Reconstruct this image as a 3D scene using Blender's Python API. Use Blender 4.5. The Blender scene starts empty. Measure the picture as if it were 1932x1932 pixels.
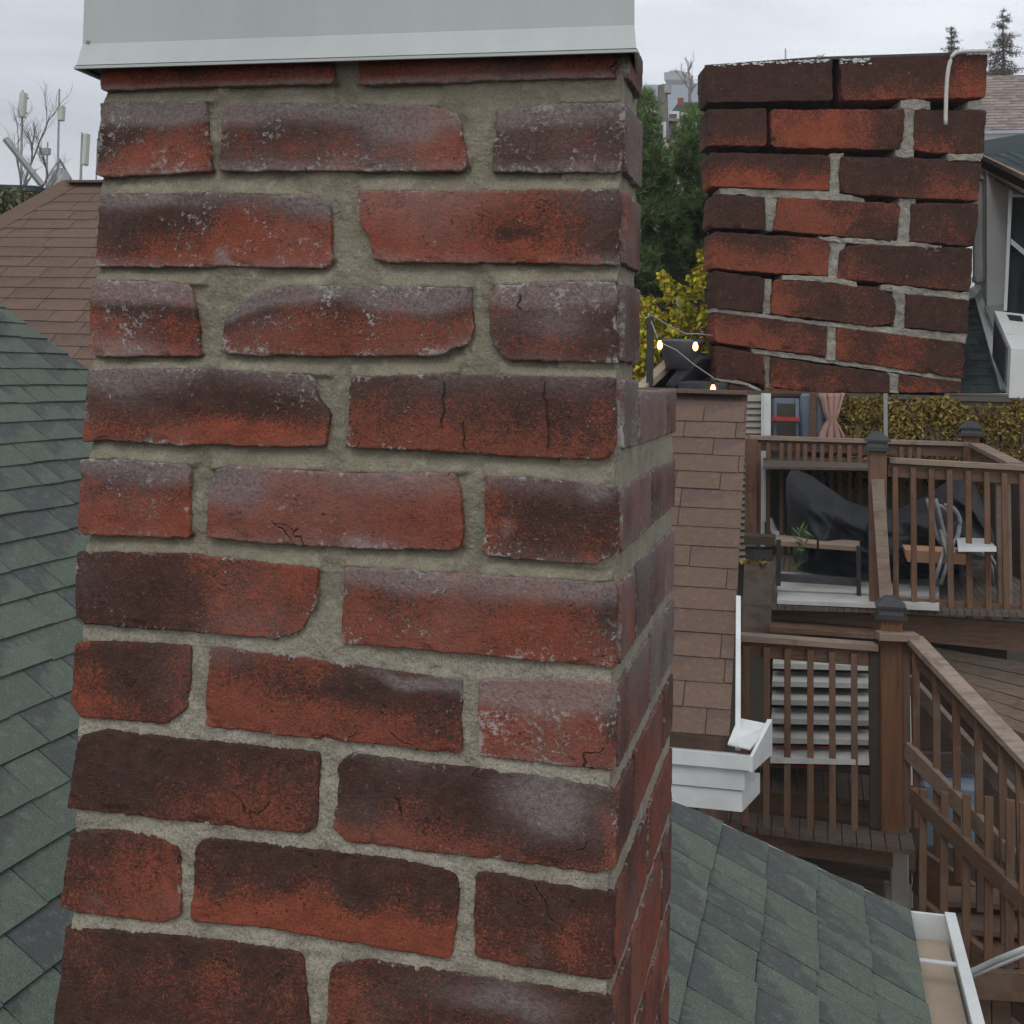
import bpy, bmesh, math, random
import numpy as np
from mathutils import Vector, Matrix, noise
random.seed(7); np.random.seed(7)
S = bpy.context.scene
C = S.collection
# ------------------------------------------------------------------ camera
F, PX, PY = 2650.0, 900.0, 390.0          # focal length and principal point, photo 1932 wide
H = 6.0
cam = bpy.data.cameras.new('camera'); cam_o = bpy.data.objects.new('camera', cam); C.objects.link(cam_o)
cam.sensor_width = 36; cam.lens = 36*F/1932
cam.shift_x = (966-PX)/1932; cam.shift_y = -(966-PY)/1932
cam.clip_start = 0.05; cam.clip_end = 3000
R = Matrix.Rotation(math.radians(90+6.7), 3, 'X') @ Matrix.Rotation(math.radians(1.6), 3, 'Z')
cam_o.matrix_world = Matrix.Translation((0, 0, H)) @ R.to_4x4()
S.camera = cam_o
S.render.resolution_x = 1024; S.render.resolution_y = 1024
# ------------------------------------------------------------------ world
W = bpy.data.worlds.new('World'); S.world = W; W.use_nodes = True
nt = W.node_tree; nt.nodes.clear()
def wn(t, **k):
    n = nt.nodes.new(t)
    for a, b in k.items(): setattr(n, a, b)
    return n
SUN_EL, SUN_AZ = 50, 205
sky = wn('ShaderNodeTexSky', sky_type='NISHITA', sun_disc=False)
sky.sun_elevation = math.radians(SUN_EL); sky.sun_rotation = math.radians(SUN_AZ)
tc = wn('ShaderNodeTexCoord'); mp = wn('ShaderNodeMapping'); mp.inputs['Scale'].default_value = (1.6, 1.6, 9)
n1 = wn('ShaderNodeTexNoise'); n1.inputs['Scale'].default_value = 2.2; n1.inputs['Detail'].default_value = 6; n1.inputs['Roughness'].default_value = .5
n1.inputs['Distortion'].default_value = .5
rp = wn('ShaderNodeValToRGB')
rp.color_ramp.elements[0].position = .38; rp.color_ramp.elements[0].color = (.47, .495, .54, 1)
rp.color_ramp.elements[1].position = .62; rp.color_ramp.elements[1].color = (.80, .82, .85, 1)
sx = wn('ShaderNodeSeparateXYZ'); mr = wn('ShaderNodeMapRange'); mr.inputs[1].default_value = 0; mr.inputs[2].default_value = .35
mr.inputs[3].default_value = 1.0; mr.inputs[4].default_value = .96
mxz = wn('ShaderNodeVectorMath', operation='SCALE')
bg1 = wn('ShaderNodeBackground'); bg1.inputs[1].default_value = .06
bg2 = wn('ShaderNodeBackground'); bg2.inputs[1].default_value = .86
hsv = wn('ShaderNodeHueSaturation'); hsv.inputs['Saturation'].default_value = .25
add = wn('ShaderNodeAddShader'); out = wn('ShaderNodeOutputWorld')
L = nt.links.new
L(tc.outputs['Generated'], mp.inputs[0]); L(mp.outputs[0], n1.inputs['Vector']); L(n1.outputs[0], rp.inputs[0])
L(tc.outputs['Generated'], sx.inputs[0]); L(sx.outputs[2], mr.inputs[0])
L(rp.outputs[0], mxz.inputs[0]); mx2 = wn('ShaderNodeMapRange'); mx2.inputs[1].default_value = -.25; mx2.inputs[2].default_value = .3; mx2.inputs[3].default_value = .82; mx2.inputs[4].default_value = 1.16; mm = wn('ShaderNodeMath', operation='MULTIPLY'); L(sx.outputs[0], mx2.inputs[0]); L(mr.outputs[0], mm.inputs[0]); L(mx2.outputs[0], mm.inputs[1]); L(mm.outputs[0], mxz.inputs['Scale']); L(mxz.outputs[0], bg2.inputs[0])
L(sky.outputs[0], hsv.inputs['Color']); L(hsv.outputs[0], bg1.inputs[0]); L(bg1.outputs[0], add.inputs[0]); L(bg2.outputs[0], add.inputs[1]); L(add.outputs[0], out.inputs[0])
sun = bpy.data.lights.new('sun', 'SUN'); sun.energy = .75; sun.angle = math.radians(25); sun.color = (1, .97, .92)
so = bpy.data.objects.new('sun', sun); C.objects.link(so)
so.rotation_euler = (math.radians(90-SUN_EL), 0, math.radians(180-SUN_AZ))
S.view_settings.view_transform = 'Standard'; S.view_settings.look = 'None'; S.view_settings.gamma = 1; S.view_settings.exposure = 0.35
# ------------------------------------------------------------------ geometry helpers
CO = Vector((0, 0, H))
def ray(x, y): return (R @ Vector(((x-PX)/F, -(y-PY)/F, -1)))
def at(x, y, d):
    """photo position (1932 wide) at horizontal distance d -> world point"""
    r = ray(x, y); return CO + r*(d/r.y)
_u = -ray(-10190, 392); _u.z = 0; UX = _u.normalized()           # along the chimney's front
VY = Vector((-UX.y, UX.x, 0))                                     # away from the camera
ZZ = Vector((0, 0, 1))
class Plane:
    def __init__(s, o, eu, n): s.o, s.eu, s.n = o, eu, n
    def px(s, x, y):
        r = ray(x, y); t = (s.o-CO).dot(s.n)/r.dot(s.n); p = CO+r*t-s.o
        return (p.dot(s.eu), p.z)
    def w(s, a, z, h=0): return s.o + s.eu*a + ZZ*z + s.n*h
def mesh(name, verts, faces, mat=None, parent=None, smooth=False):
    me = bpy.data.meshes.new(name); me.from_pydata([tuple(v) for v in verts], [], faces); me.update()
    if mat: me.materials.append(mat)
    if smooth: me.polygons.foreach_set('use_smooth', [True]*len(me.polygons))
    o = bpy.data.objects.new(name, me); C.objects.link(o)
    if parent: o.parent = parent; o.matrix_parent_inverse = parent.matrix_world.inverted()
    return o
def empty(name, loc, label=None, cat=None, group=None):
    o = bpy.data.objects.new(name, None); C.objects.link(o); o.matrix_world = Matrix.Translation(loc)
    if label: tag(o, label, cat, group)
    return o
def tag(o, label, cat, group=None):
    o['label'] = label; o['category'] = cat
    if group: o['group'] = group
    return o
class MB:
    def __init__(s): s.v = []; s.f = []; s.c = []
    def quad(s, a, b, c, d): n = len(s.v); s.v += [a, b, c, d]; s.f.append((n, n+1, n+2, n+3))
    def box8(s, p):
        n = len(s.v); s.v += list(p)
        for f in ((0,3,2,1),(4,5,6,7),(0,1,5,4),(1,2,6,5),(2,3,7,6),(3,0,4,7)): s.f.append(tuple(n+i for i in f))
    def box(s, o, a, b, c):
        """box centred on o with half axes a b c (vectors)"""
        s.box8([o-a-b-c, o+a-b-c, o+a+b-c, o-a+b-c, o-a-b+c, o+a-b+c, o+a+b+c, o-a+b+c])
    def bar(s, p, q, w, h, up=ZZ, bev=True):
        d = (q-p).normalized(); side = d.cross(up)
        if side.length < 1e-4: side = UX.copy()
        side.normalize(); t = side.cross(d).normalized()
        c = min(w, h)*.07
        n = len(s.v); prof = [(-w/2+c,-h/2),(w/2-c,-h/2),(w/2,-h/2+c),(w/2,h/2-c),(w/2-c,h/2),(-w/2+c,h/2),(-w/2,h/2-c),(-w/2,-h/2+c)]
        for e in (p, q):
            for a, b in prof: s.v.append(e+side*a+t*b)
        for i in range(8): j = (i+1) % 8; s.f.append((n+i, n+j, n+8+j, n+8+i))
        s.f.append(tuple(n+7-i for i in range(8))); s.f.append(tuple(n+8+i for i in range(8)))
    def tube(s, pts, r, k=8, r2=None):
        n0 = len(s.v); m = len(pts)
        for i, p in enumerate(pts):
            d = (pts[min(i+1, m-1)]-pts[max(i-1, 0)]).normalized()
            a = d.cross(ZZ if abs(d.z) < .9 else UX).normalized(); b = a.cross(d)
            rr = r if r2 is None else r+(r2-r)*i/(m-1)
            for j in range(k): t = 2*math.pi*j/k; s.v.append(p+(a*math.cos(t)+b*math.sin(t))*rr)
        for i in range(m-1):
            for j in range(k):
                j2 = (j+1) % k; s.f.append((n0+i*k+j, n0+i*k+j2, n0+(i+1)*k+j2, n0+(i+1)*k+j))
        s.f.append(tuple(n0+k-1-j for j in range(k))); s.f.append(tuple(n0+(m-1)*k+j for j in range(k)))
    def lathe(s, o, prof, k=20):
        n0 = len(s.v)
        for r, z in prof:
            for j in range(k): t = 2*math.pi*j/k; s.v.append(o+Vector((r*math.cos(t), r*math.sin(t), z)))
        for i in range(len(prof)-1):
            for j in range(k): j2 = (j+1) % k; s.f.append((n0+i*k+j, n0+i*k+j2, n0+(i+1)*k+j2, n0+(i+1)*k+j))
    def build(s, name, mat, parent=None, smooth=False): return mesh(name, s.v, s.f, mat, parent, smooth)
# ------------------------------------------------------------------ materials
class NT:
    def __init__(s, name, rough=.8, spec=.3, metal=0):
        s.m = bpy.data.materials.new(name); s.m.use_nodes = True; s.t = s.m.node_tree
        s.b = s.t.nodes['Principled BSDF']; s.b.inputs['Roughness'].default_value = rough
        s.b.inputs['Specular IOR Level'].default_value = spec; s.b.inputs['Metallic'].default_value = metal
    def n(s, t, ins=None, **k):
        n = s.t.nodes.new(t)
        for a, b in k.items(): setattr(n, a, b)
        for a, b in (ins or {}).items(): s.i(n.inputs[a], b)
        return n
    def i(s, sock, v):
        if hasattr(v, 'links'): s.t.links.new(v, sock)
        elif isinstance(v, tuple) and len(v) == 3 and sock.type == 'RGBA': sock.default_value = (*v, 1)
        else: sock.default_value = v
    def noise(s, vec, scale, detail=4, rough=.55, dist=0):
        return s.n('ShaderNodeTexNoise', {'Vector': vec, 'Scale': scale, 'Detail': detail, 'Roughness': rough, 'Distortion': dist}).outputs[0]
    def math(s, op, a, b=None, clamp=False):
        n = s.n('ShaderNodeMath', operation=op, use_clamp=clamp); s.i(n.inputs[0], a)
        if b is not None: s.i(n.inputs[1], b)
        return n.outputs[0]
    def ramp(s, v, a, b, lo=0., hi=1., smooth=True):
        n = s.n('ShaderNodeMapRange', {0: v, 1: a, 2: b, 3: lo, 4: hi}); n.interpolation_type = 'SMOOTHSTEP' if smooth else 'LINEAR'; return n.outputs[0]
    def mix(s, f, a, b, mode='MIX'):
        n = s.n('ShaderNodeMix', data_type='RGBA', blend_type=mode); s.i(n.inputs[0], f); s.i(n.inputs[6], a); s.i(n.inputs[7], b); return n.outputs[2]
    def bump(s, h, strength, dist):
        s.i(s.b.inputs['Normal'], s.n('ShaderNodeBump', {'Height': h, 'Strength': strength, 'Distance': dist}).outputs[0])
    def obj(s): return s.n('ShaderNodeTexCoord').outputs['Object']
    def attr(s, name): return s.n('ShaderNodeAttribute', attribute_name=name)
    def col(s, c): s.i(s.b.inputs['Base Color'], c)
def simple(name, c1, c2, scale=6, rough=.7, spec=.3, metal=0, bump=.15, bd=.005, stretch=None):
    t = NT(name, rough, spec, metal); v = t.obj()
    if stretch: v = t.n('ShaderNodeMapping', {'Vector': v, 'Scale': stretch}).outputs[0]
    f = t.noise(v, scale, 6, .65); t.col(t.mix(t.ramp(f, .3, .7), c1, c2)); t.bump(t.noise(v, scale*6, 4), bump, bd)
    return t.m
def brick_mat(name, red1, red2, soot, haze, hazecap=.75, speck=1.0):
    t = NT(name, .85, .2); w = t.attr('wear'); bc = t.attr('bc').outputs['Vector']
    sep = t.n('ShaderNodeSeparateColor', {'Color': w.outputs['Color']})
    sr, sg, sb = sep.outputs[0], sep.outputs[1], sep.outputs[2]
    med = t.noise(bc, 38, 5, .62, .3); fine = t.noise(bc, 230, 4, .7); mic = t.noise(bc, 620, 2, .6)
    nse = t.math('ADD', t.math('MULTIPLY', t.math('SUBTRACT', med, .5), .85), t.math('ADD', t.math('MULTIPLY', t.math('SUBTRACT', fine, .5), 1.3*speck), t.math('MULTIPLY', t.math('SUBTRACT', t.noise(bc, 520, 3, .75), .5), 1.7*speck)))
    base = t.mix(t.ramp(t.noise(bc, 55, 3), .35, .65), red1, red2)
    base = t.mix(t.ramp(sb, 0, 1, 0, .6), base, tuple(x*1.0 for x in (red2[0]*.55, red2[1]*.8, red2[2]*1.1)))
    grit = t.noise(bc, 900, 2, .8); g2 = t.noise(bc, 420, 3, .8)
    base = t.mix(t.ramp(g2, .36, .62, .45, 0), base, (.05, .028, .022))
    base = t.mix(t.ramp(mic, .5, .72, 0, .35), base, tuple(x*1.5 for x in red2))
    sf = t.ramp(t.math('ADD', sr, nse), .27, .72)
    sc = t.mix(t.ramp(t.noise(bc, 90, 4, .6), .35, .65), soot, tuple(x*1.6 for x in soot))
    sc = t.mix(t.ramp(fine, .52, .70, 0, .4), sc, red1); sc = t.mix(t.ramp(g2, .52, .68, 0, .35), sc, tuple(x*2.6 for x in soot))
    c = t.mix(t.math('MULTIPLY', sf, .93), base, sc)
    # pits: small dark specks
    vor = t.n('ShaderNodeTexVoronoi', {'Vector': bc, 'Scale': 190.}).outputs[0]
    pv = t.noise(t.n('ShaderNodeMapping', {'Vector': bc, 'Scale': (.7, 1.25, 1)}).outputs[0], 330, 3, .75)
    pit = t.ramp(t.math('ADD', pv, t.math('MULTIPLY', t.math('SUBTRACT', t.noise(bc, 45, 3), .5), .5)), .64, .70)
    c = t.mix(t.math('MULTIPLY', pit, .8), c, (.014, .011, .011))
    hz = t.ramp(t.math('ADD', sg, t.math('MULTIPLY', nse, .20)), .04, .85, 0, hazecap)
    c = t.mix(t.math('MULTIPLY', hz, t.ramp(t.noise(bc, 300, 4, .8), .36, .6, .55, 1.15)), c, haze)
    # crisp chalky grains where there is haze or along edges (alpha)
    gr = t.ramp(t.math('ADD', fine, t.math('MULTIPLY', w.outputs['Alpha'], .40)), .66, .76)
    gr = t.math('MULTIPLY', gr, t.ramp(med, .42, .6))
    c = t.mix(t.math('MULTIPLY', gr, .75), c, (.34, .33, .31))
    # hairline cracks
    cv = t.n('ShaderNodeTexVoronoi', {'Vector': t.n('ShaderNodeVectorMath', {0: bc, 1: t.n('ShaderNodeVectorMath', {0: t.n('ShaderNodeTexNoise', {'Vector': bc, 'Scale': 60.}).outputs[1], 'Scale': .016}, operation='SCALE').outputs[0]}, operation='ADD').outputs[0], 'Scale': 14.}, feature='DISTANCE_TO_EDGE').outputs[0]
    ck = t.math('MULTIPLY', t.ramp(cv, .0, .012, 1, 0), t.ramp(t.noise(bc, 17, 1), .655, .69))
    c = t.mix(t.math('MULTIPLY', ck, .9), c, (.01, .008, .008))
    t.col(c)
    h = t.math('SUBTRACT', t.math('ADD', t.math('MULTIPLY', fine, .8), t.math('MULTIPLY', mic, .35)), t.math('ADD', t.math('MULTIPLY', pit, .9), ck))
    t.bump(t.math('ADD', h, t.math('MULTIPLY', g2, .8)), .7, .0024)
    return t.m
def mortar_mat(name, a, b, dark):
    t = NT(name, .95, .1); bc = t.attr('bc').outputs['Vector']; w = t.attr('wear')
    f = t.noise(bc, 22, 5, .6); g = t.noise(bc, 420, 3, .8); st = t.noise(bc, 70, 4, .6)
    sep = t.n('ShaderNodeSeparateColor', {'Color': w.outputs['Color']})
    c = t.mix(sep.outputs[0], a, b)
    c = t.mix(t.ramp(f, .38, .68, 0, .55), c, dark)
    c = t.mix(t.math('MULTIPLY', t.ramp(g, .5, .68), t.ramp(sep.outputs[0], 0, 1, .25, .75)), c, (.1, .085, .07))
    c = t.mix(t.math('MULTIPLY', t.ramp(g, .42, .3, 0, .5), 1.), c, (.5, .47, .41))
    c = t.mix(t.ramp(st, .6, .75, 0, .5), c, tuple(x*.45 for x in b))
    mg = t.noise(bc, 760, 3, .85); c = t.mix(t.ramp(mg, .52, .40, 0, .55), c, tuple(x*.35 for x in b)); c = t.mix(t.ramp(t.noise(bc, 60, 6, .75, .6), .52, .66, 0, .5), c, (.40, .38, .31))
    t.col(c); t.bump(t.math('ADD', t.math('ADD', g, mg), t.math('MULTIPLY', st, 1.)), .75, .0025); return t.m
M = {}
M['brick'] = brick_mat('weathered_brick', (.20, .050, .028), (.272, .068, .036), (.030, .019, .016), (.235, .20, .195), .62)
M['brick_old'] = brick_mat('soot_brick', (.215, .048, .023), (.285, .064, .029), (.022, .014, .011), (.15, .12, .11), .25, 1.0)
M['mortar'] = mortar_mat('mortar', (.30, .268, .198), (.42, .38, .305), (.17, .15, .105))
M['mortar_old'] = mortar_mat('sandy_mortar', (.27, .255, .215), (.31, .29, .245), (.15, .14, .12))
def shingle_mat(name, cols, scale=1):
    t = NT(name, .95, .1); a = t.attr('tab'); uv = t.n('ShaderNodeUVMap').outputs[0]; o = t.obj()
    r = t.n('ShaderNodeSeparateColor', {'Color': a.outputs['Color']})
    c = t.mix(r.outputs[0], cols[0], cols[1])
    sx = t.n('ShaderNodeSeparateXYZ', {'Vector': uv})
    # darker granule blend fading in from one corner of some tabs
    q = t.math('ADD', t.math('MULTIPLY', sx.outputs[1], .9), t.math('MULTIPLY', sx.outputs[0], -.75))
    q = t.math('ADD', q, t.math('MULTIPLY', t.math('SUBTRACT', t.noise(o, 22*scale, 5, .7), .5), 1.1))
    q = t.math('ADD', q, t.math('SUBTRACT', t.math('MULTIPLY', r.outputs[1], 1.1), .55))
    c = t.mix(t.ramp(q, .22, .48, 0, .85), c, cols[2]); c = t.mix(t.ramp(t.noise(o, 2.2*scale, 5, .65), .35, .68, 0, .3), c, tuple(x*.62 for x in cols[1])); c = t.mix(t.ramp(t.noise(o, 28*scale, 5, .7), .5, .66, 0, .35), c, tuple(min(1, x*1.5) for x in cols[1]))
    g = t.noise(o, 260, 3, .85)
    c = t.mix(t.ramp(g, .4, .62, .0, .7), c, tuple(x*.55 for x in cols[2]))
    c = t.mix(t.ramp(t.noise(o, 500, 1), .62, .7, 0, .35), c, tuple(min(1, x*2.4) for x in cols[0]))
    t.col(c); t.bump(g, .6, .003); return t.m
M['green'] = shingle_mat('green_shingle', ((.106, .130, .104), (.128, .154, .122), (.072, .074, .080)))
M['brown'] = shingle_mat('brown_shingle', ((.145, .098, .074), (.175, .118, .088), (.115, .08, .072)))
M['greyroof'] = shingle_mat('grey_brown_shingle', ((.26, .21, .19), (.36, .30, .27), (.16, .13, .125)), .3)
M['darkroof'] = shingle_mat('dark_green_shingle', ((.05, .07, .072), (.075, .095, .092), (.035, .04, .05)), .5)
def wood_mat(name, a, b, grey, ax=(2, 2, 30)):
    t = NT(name, .85, .2); o = t.obj()
    v = t.n('ShaderNodeMapping', {'Vector': o, 'Scale': ax}).outputs[0]
    f = t.noise(o, 1.6, 4, .6); g = t.noise(v, 3, 6, .7); k = t.noise(o, 9, 3)
    c = t.mix(t.ramp(f, .35, .65), a, b); c = t.mix(t.ramp(g, .42, .7, 0, .7), c, tuple(x*.45 for x in a))
    c = t.mix(t.ramp(k, .52, .72, 0, .8), c, grey); oi = t.n('ShaderNodeObjectInfo').outputs['Random']; c = t.mix(t.ramp(oi, 0, 1, 0, .35, False), c, grey); t.col(c); t.bump(g, .5, .004); return t.m
M['wood'] = wood_mat('brown_stained_wood', (.11, .060, .036), (.145, .084, .054), (.12, .093, .072))
M['woodv'] = wood_mat('brown_baluster_wood', (.125, .063, .037), (.165, .088, .052), (.13, .105, .085), (12, 12, 1))
M['woodo'] = wood_mat('orange_post_wood', (.15, .062, .03), (.17, .08, .042), (.10, .07, .05), (12, 12, 1))
M['weath'] = wood_mat('weathered_rail_wood', (.27, .21, .165), (.23, .175, .135), (.16, .11, .08))
M['floorw'] = wood_mat('deck_board_wood', (.10, .075, .06), (.13, .10, .08), (.06, .05, .04), (3, 20, 3))
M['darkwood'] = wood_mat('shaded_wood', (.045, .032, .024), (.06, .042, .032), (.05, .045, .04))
M['white'] = simple('white_painted_metal', (.47, .485, .48), (.58, .60, .595), 5, .35, .5, 0, .03)
M['cap'] = simple('cap_metal', (.33, .355, .345), (.40, .42, .41), 5, .42, .4, .0, .04, stretch=(1.2, 1.2, .12))
M['whitewood'] = simple('white_painted_boards', (.42, .42, .40), (.30, .30, .28), 4, .7, .3, 0, .2)
M['blackmetal'] = simple('black_metal', (.015, .015, .017), (.03, .03, .032), 8, .45, .5)
M['tubegrey'] = simple('grey_tube_metal', (.20, .20, .20), (.28, .28, .28), 8, .4, .5, .4)
M['tarp'] = simple('black_tarp', (.007, .008, .011), (.015, .016, .02), 3, .55, .25, 0, .15, .004)
M['tan'] = simple('tan_plastic', (.42, .24, .15), (.36, .20, .12), 3, .6)
M['siding'] = simple('grey_siding', (.21, .19, .165), (.25, .23, .20), 3, .7)
M['sidingw'] = simple('white_siding', (.66, .68, .67), (.72, .74, .73), 3, .6)
M['sidingt'] = simple('tan_siding', (.55, .40, .26), (.48, .35, .24), 1, .7)
M['dark'] = simple('dark_void', (.012, .012, .012), (.02, .018, .016), 4, .9)
M['soil'] = simple('ground_soil', (.075, .07, .055), (.10, .09, .07), .6, .95)
M['concrete'] = simple('concrete', (.30, .29, .27), (.24, .23, .21), 4, .9)
M['galv'] = simple('galvanised_metal', (.42, .43, .44), (.52, .53, .54), 4, .45, .5, .3)
M['antenna'] = simple('antenna_panel_plastic', (.42, .43, .38), (.47, .48, .43), 1, .6)
M['pinkcloth'] = simple('pink_cloth', (.36, .22, .18), (.28, .17, .14), 6, .9)
M['blue'] = simple('blue_grey_plastic', (.10, .13, .17), (.13, .16, .2), 4, .6)
M['red'] = simple('red_plastic', (.35, .03, .03), (.28, .03, .03), 4, .5)
M['bark'] = simple('bark', (.09, .07, .055), (.13, .105, .085), 9, .95, .1, 0, .6, .02)
M['greybark'] = simple('grey_bark', (.15, .13, .12), (.20, .18, .165), 9, .95, .1, 0, .5, .02)
M['glass'] = simple('window_glass', (.02, .024, .028), (.035, .04, .045), 1, .08, .6, 0, 0)
M['hillm'] = simple('hazy_hill_vegetation', (.13, .155, .185), (.19, .21, .235), .02, 1, .05, 0, 0)  # blue-grey of distant haze mixed into the hill's own colour
M['cloth'] = simple('dark_wicker', (.035, .035, .042), (.06, .06, .068), 14, .8, .2, 0, .6, .01)
M['planter'] = simple('planter_grey', (.09, .10, .12), (.12, .13, .15), 5, .6)
M['plank'] = simple('pale_plank', (.40, .33, .25), (.30, .24, .18), 3, .8, .2, 0, .2)
M['cable'] = simple('pale_cable', (.40, .39, .36), (.5, .49, .46), 20, .6)
M['leafdebris'] = simple('peeling_paint', (.62, .62, .60), (.40, .39, .38), 30, .8)
M['acw'] = simple('air_conditioner_casing', (.50, .51, .50), (.56, .57, .55), 2, .45)
def leaf_mat(name, cols):
    t = NT(name, .75, .2); a = t.attr('tab'); r = t.n('ShaderNodeSeparateColor', {'Color': a.outputs['Color']}).outputs[0]
    n = t.n('ShaderNodeValToRGB', {0: r}); e = n.color_ramp.elements
    e[0].color = (*cols[0], 1); e[1].color = (*cols[-1], 1)
    for i, c in enumerate(cols[1:-1]): q = e.new((i+1)/(len(cols)-1)); q.color = (*c, 1)
    t.col(n.outputs[0]); t.b.inputs['Subsurface Weight'].default_value = 0
    return t.m
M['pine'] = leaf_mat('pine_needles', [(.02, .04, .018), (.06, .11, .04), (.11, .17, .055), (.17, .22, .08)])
M['spruce'] = leaf_mat('spruce_needles', [(.05, .06, .055), (.09, .105, .095), (.13, .115, .095), (.15, .11, .08)])
M['yellow'] = leaf_mat('yellow_leaves', [(.20, .25, .02), (.38, .38, .03), (.58, .50, .04), (.62, .38, .05)])
M['autumn'] = leaf_mat('autumn_leaves', [(.035, .028, .015), (.10, .068, .028), (.15, .10, .03), (.25, .20, .04), (.15, .075, .03)])
M['farleaf'] = leaf_mat('far_leaves', [(.04, .05, .03), (.07, .075, .04), (.10, .10, .05), (.13, .11, .06)])
bm_ = NT('lit_bulb'); bm_.b.inputs['Emission Color'].default_value = (1, .42, .10, 1); bm_.b.inputs['Emission Strength'].default_value = 5; M['bulb'] = bm_.m
# ------------------------------------------------------------------ masonry
def resample(pl, n, ts):
    p = np.array(pl, float); d = np.r_[0, np.cumsum(np.hypot(*(p[1:]-p[:-1]).T))]; d /= d[-1]
    return np.c_[np.interp(ts, d, p[:, 0]), np.interp(ts, d, p[:, 1])]
def nz(x, y, z, f): return noise.noise(Vector((x*f, y*f, z*f)))
class Masonry:
    def __init__(s, k=1.0): s.V = []; s.Fc = []; s.W = []; s.B = []; s.k = k; s.n = 0
    def add(s, V, Fc, Wc, B):
        s.V += V; s.Fc += [tuple(i+s.n for i in f) for f in Fc]; s.W += Wc; s.B += B; s.n += len(V)
    def brick(s, pl, top, bot, left=None, right=None, style=(.4, .2, 0, .3, 0, 0), proud=.006, Nu=70, Nv=26, seed=0, rnd=.0020, back=.014, blobs=()):
        """top/bottom/left/right polylines in plane coordinates; style = soot, soot at top, soot to the right, haze top, haze all, haze bottom"""
        k = s.k
        def spc(n, e):
            t = np.linspace(0, 1, n); return np.unique(np.clip(np.r_[t, e*.25, e*.6, e, 1-e*.25, 1-e*.6, 1-e], 0, 1))
        wid = abs(top[-1][0]-top[0][0])+1e-6; hei = abs(top[0][1]-bot[0][1])+1e-6
        us = spc(Nu, min(.2, rnd*k/wid)); vs = spc(Nv, min(.2, rnd*k/hei))
        left = left or [top[0], bot[0]]; right = right or [top[-1], bot[-1]]
        T = resample(top, 0, us); Bt = resample(bot, 0, us); Lf = resample(left, 0, vs); Rt = resample(right, 0, vs)
        U, Vv = np.meshgrid(us, vs)
        P = ((1-Vv)[..., None]*T[None]+Vv[..., None]*Bt[None]+(1-U)[..., None]*Lf[:, None]+U[..., None]*Rt[:, None]
             -((1-U)*(1-Vv))[..., None]*T[0]-(U*(1-Vv))[..., None]*T[-1]-((1-U)*Vv)[..., None]*Bt[0]-(U*Vv)[..., None]*Bt[-1])
        nu, nv = len(us), len(vs); V = []; Wc = []; B = []; Fc = []
        o = random.Random(seed*13+5); ox, oy = o.random()*50, o.random()*50
        soot, st, sr, ht, ha, hb = style; d0 = o.uniform(0, .14); hue = o.random(); crn = [o.choice([.002, .003, .004, .007]) for _ in range(4)]
        for j in range(nv):
            for i in range(nu):
                a, z = P[j, i]; u, v = U[j, i], Vv[j, i]
                X, Z = a/k, z/k
                # warp so the outline is irregular
                wx = (nz(X, Z, ox, 35)*.0012+nz(X, Z, ox+3, 120)*.0010+nz(X, Z, ox+8, 420)*.0007); wz = (nz(X, Z, oy+9, 30)*.0010+nz(X, Z, oy, 110)*.0010+nz(X, Z, oy+5, 400)*.0008)
                ed = min(min(u, 1-u)*wid/k, min(v, 1-v)*hei/k)
                cr = crn[(u > .5)+2*(v > .5)]; cu, cv = min(u, 1-u)*wid/k, min(v, 1-v)*hei/k
                h = proud
                if ed < rnd: h -= rnd*.5*(1-math.sqrt(max(0, 1-(1-ed/rnd)**2)))
                if cu < cr and cv < cr:   # rounded corners
                    rr = math.hypot(1-cu/cr, 1-cv/cr)
                    if rr > 1:
                        sh = (1-1/rr)*.9; wx += (1 if u < .5 else -1)*(1-cu/cr)*cr*sh; wz += (-1 if v < .5 else 1)*(1-cv/cr)*cr*sh
                lowf = nz(X, Z, ox+20, 12)
                h += .0006*lowf+.0005*nz(X, Z, ox+30, 70)+.0003*nz(X, Z, ox+31, 260)
                chip = nz(X, Z, oy+40, 60)
                if ed < .007 and chip > .28: h -= min(.0022, (chip-.28)*.012*(1-ed/.007))
                V.append(pl.w(a+wx*k, z+wz*k, h*k))
                q = soot+d0+st*(.5-v)*1.3+sr*(u-.5)*1.4+.38*nz(X, Z, ox+2, 16)
                hz_ = ha+.25*nz(X*.6, Z, oy+2, 22)*(ha+ht > .05)
                hz_ += ht*max(0, 1-v/.38)*(1+.8*nz(X, 0, oy+7, 14))+hb*max(0, (v-.8)/.2)*(1+.8*nz(X, 0, oy+4, 20))
                for (kd, bu_, bv_, ru, rv, am) in blobs:
                    e_ = am*math.exp(-(((u-bu_+.05*nz(X, Z, ox+50, 25))/ru)**2+((v-bv_+.1*nz(X, Z, ox+51, 25))/rv)**2)*1.3)
                    if kd == 'h': hz_ += e_
                    else: q += e_
                eg = max(0, 1-ed/.005)*.55*(ht+ha+hb > .15)*(.5+nz(X, Z, oy+60, 40))+max(0, ht+ha)*.35*(.6+nz(X, Z, oy+61, 20))
                Wc.append((min(1, max(0, q)), min(1, max(0, hz_)), hue, min(1, eg)))
                B.append((X+ox, Z, h))
        for j in range(nv-1):
            for i in range(nu-1):
                q = j*nu+i; Fc.append((q, q+nu, q+nu+1, q+1))
        ring = [i for i in range(nu)]+[j*nu+nu-1 for j in range(1, nv)]+[(nv-1)*nu+i for i in range(nu-2, -1, -1)]+[j*nu for j in range(nv-2, 0, -1)]
        m = len(V)
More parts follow.
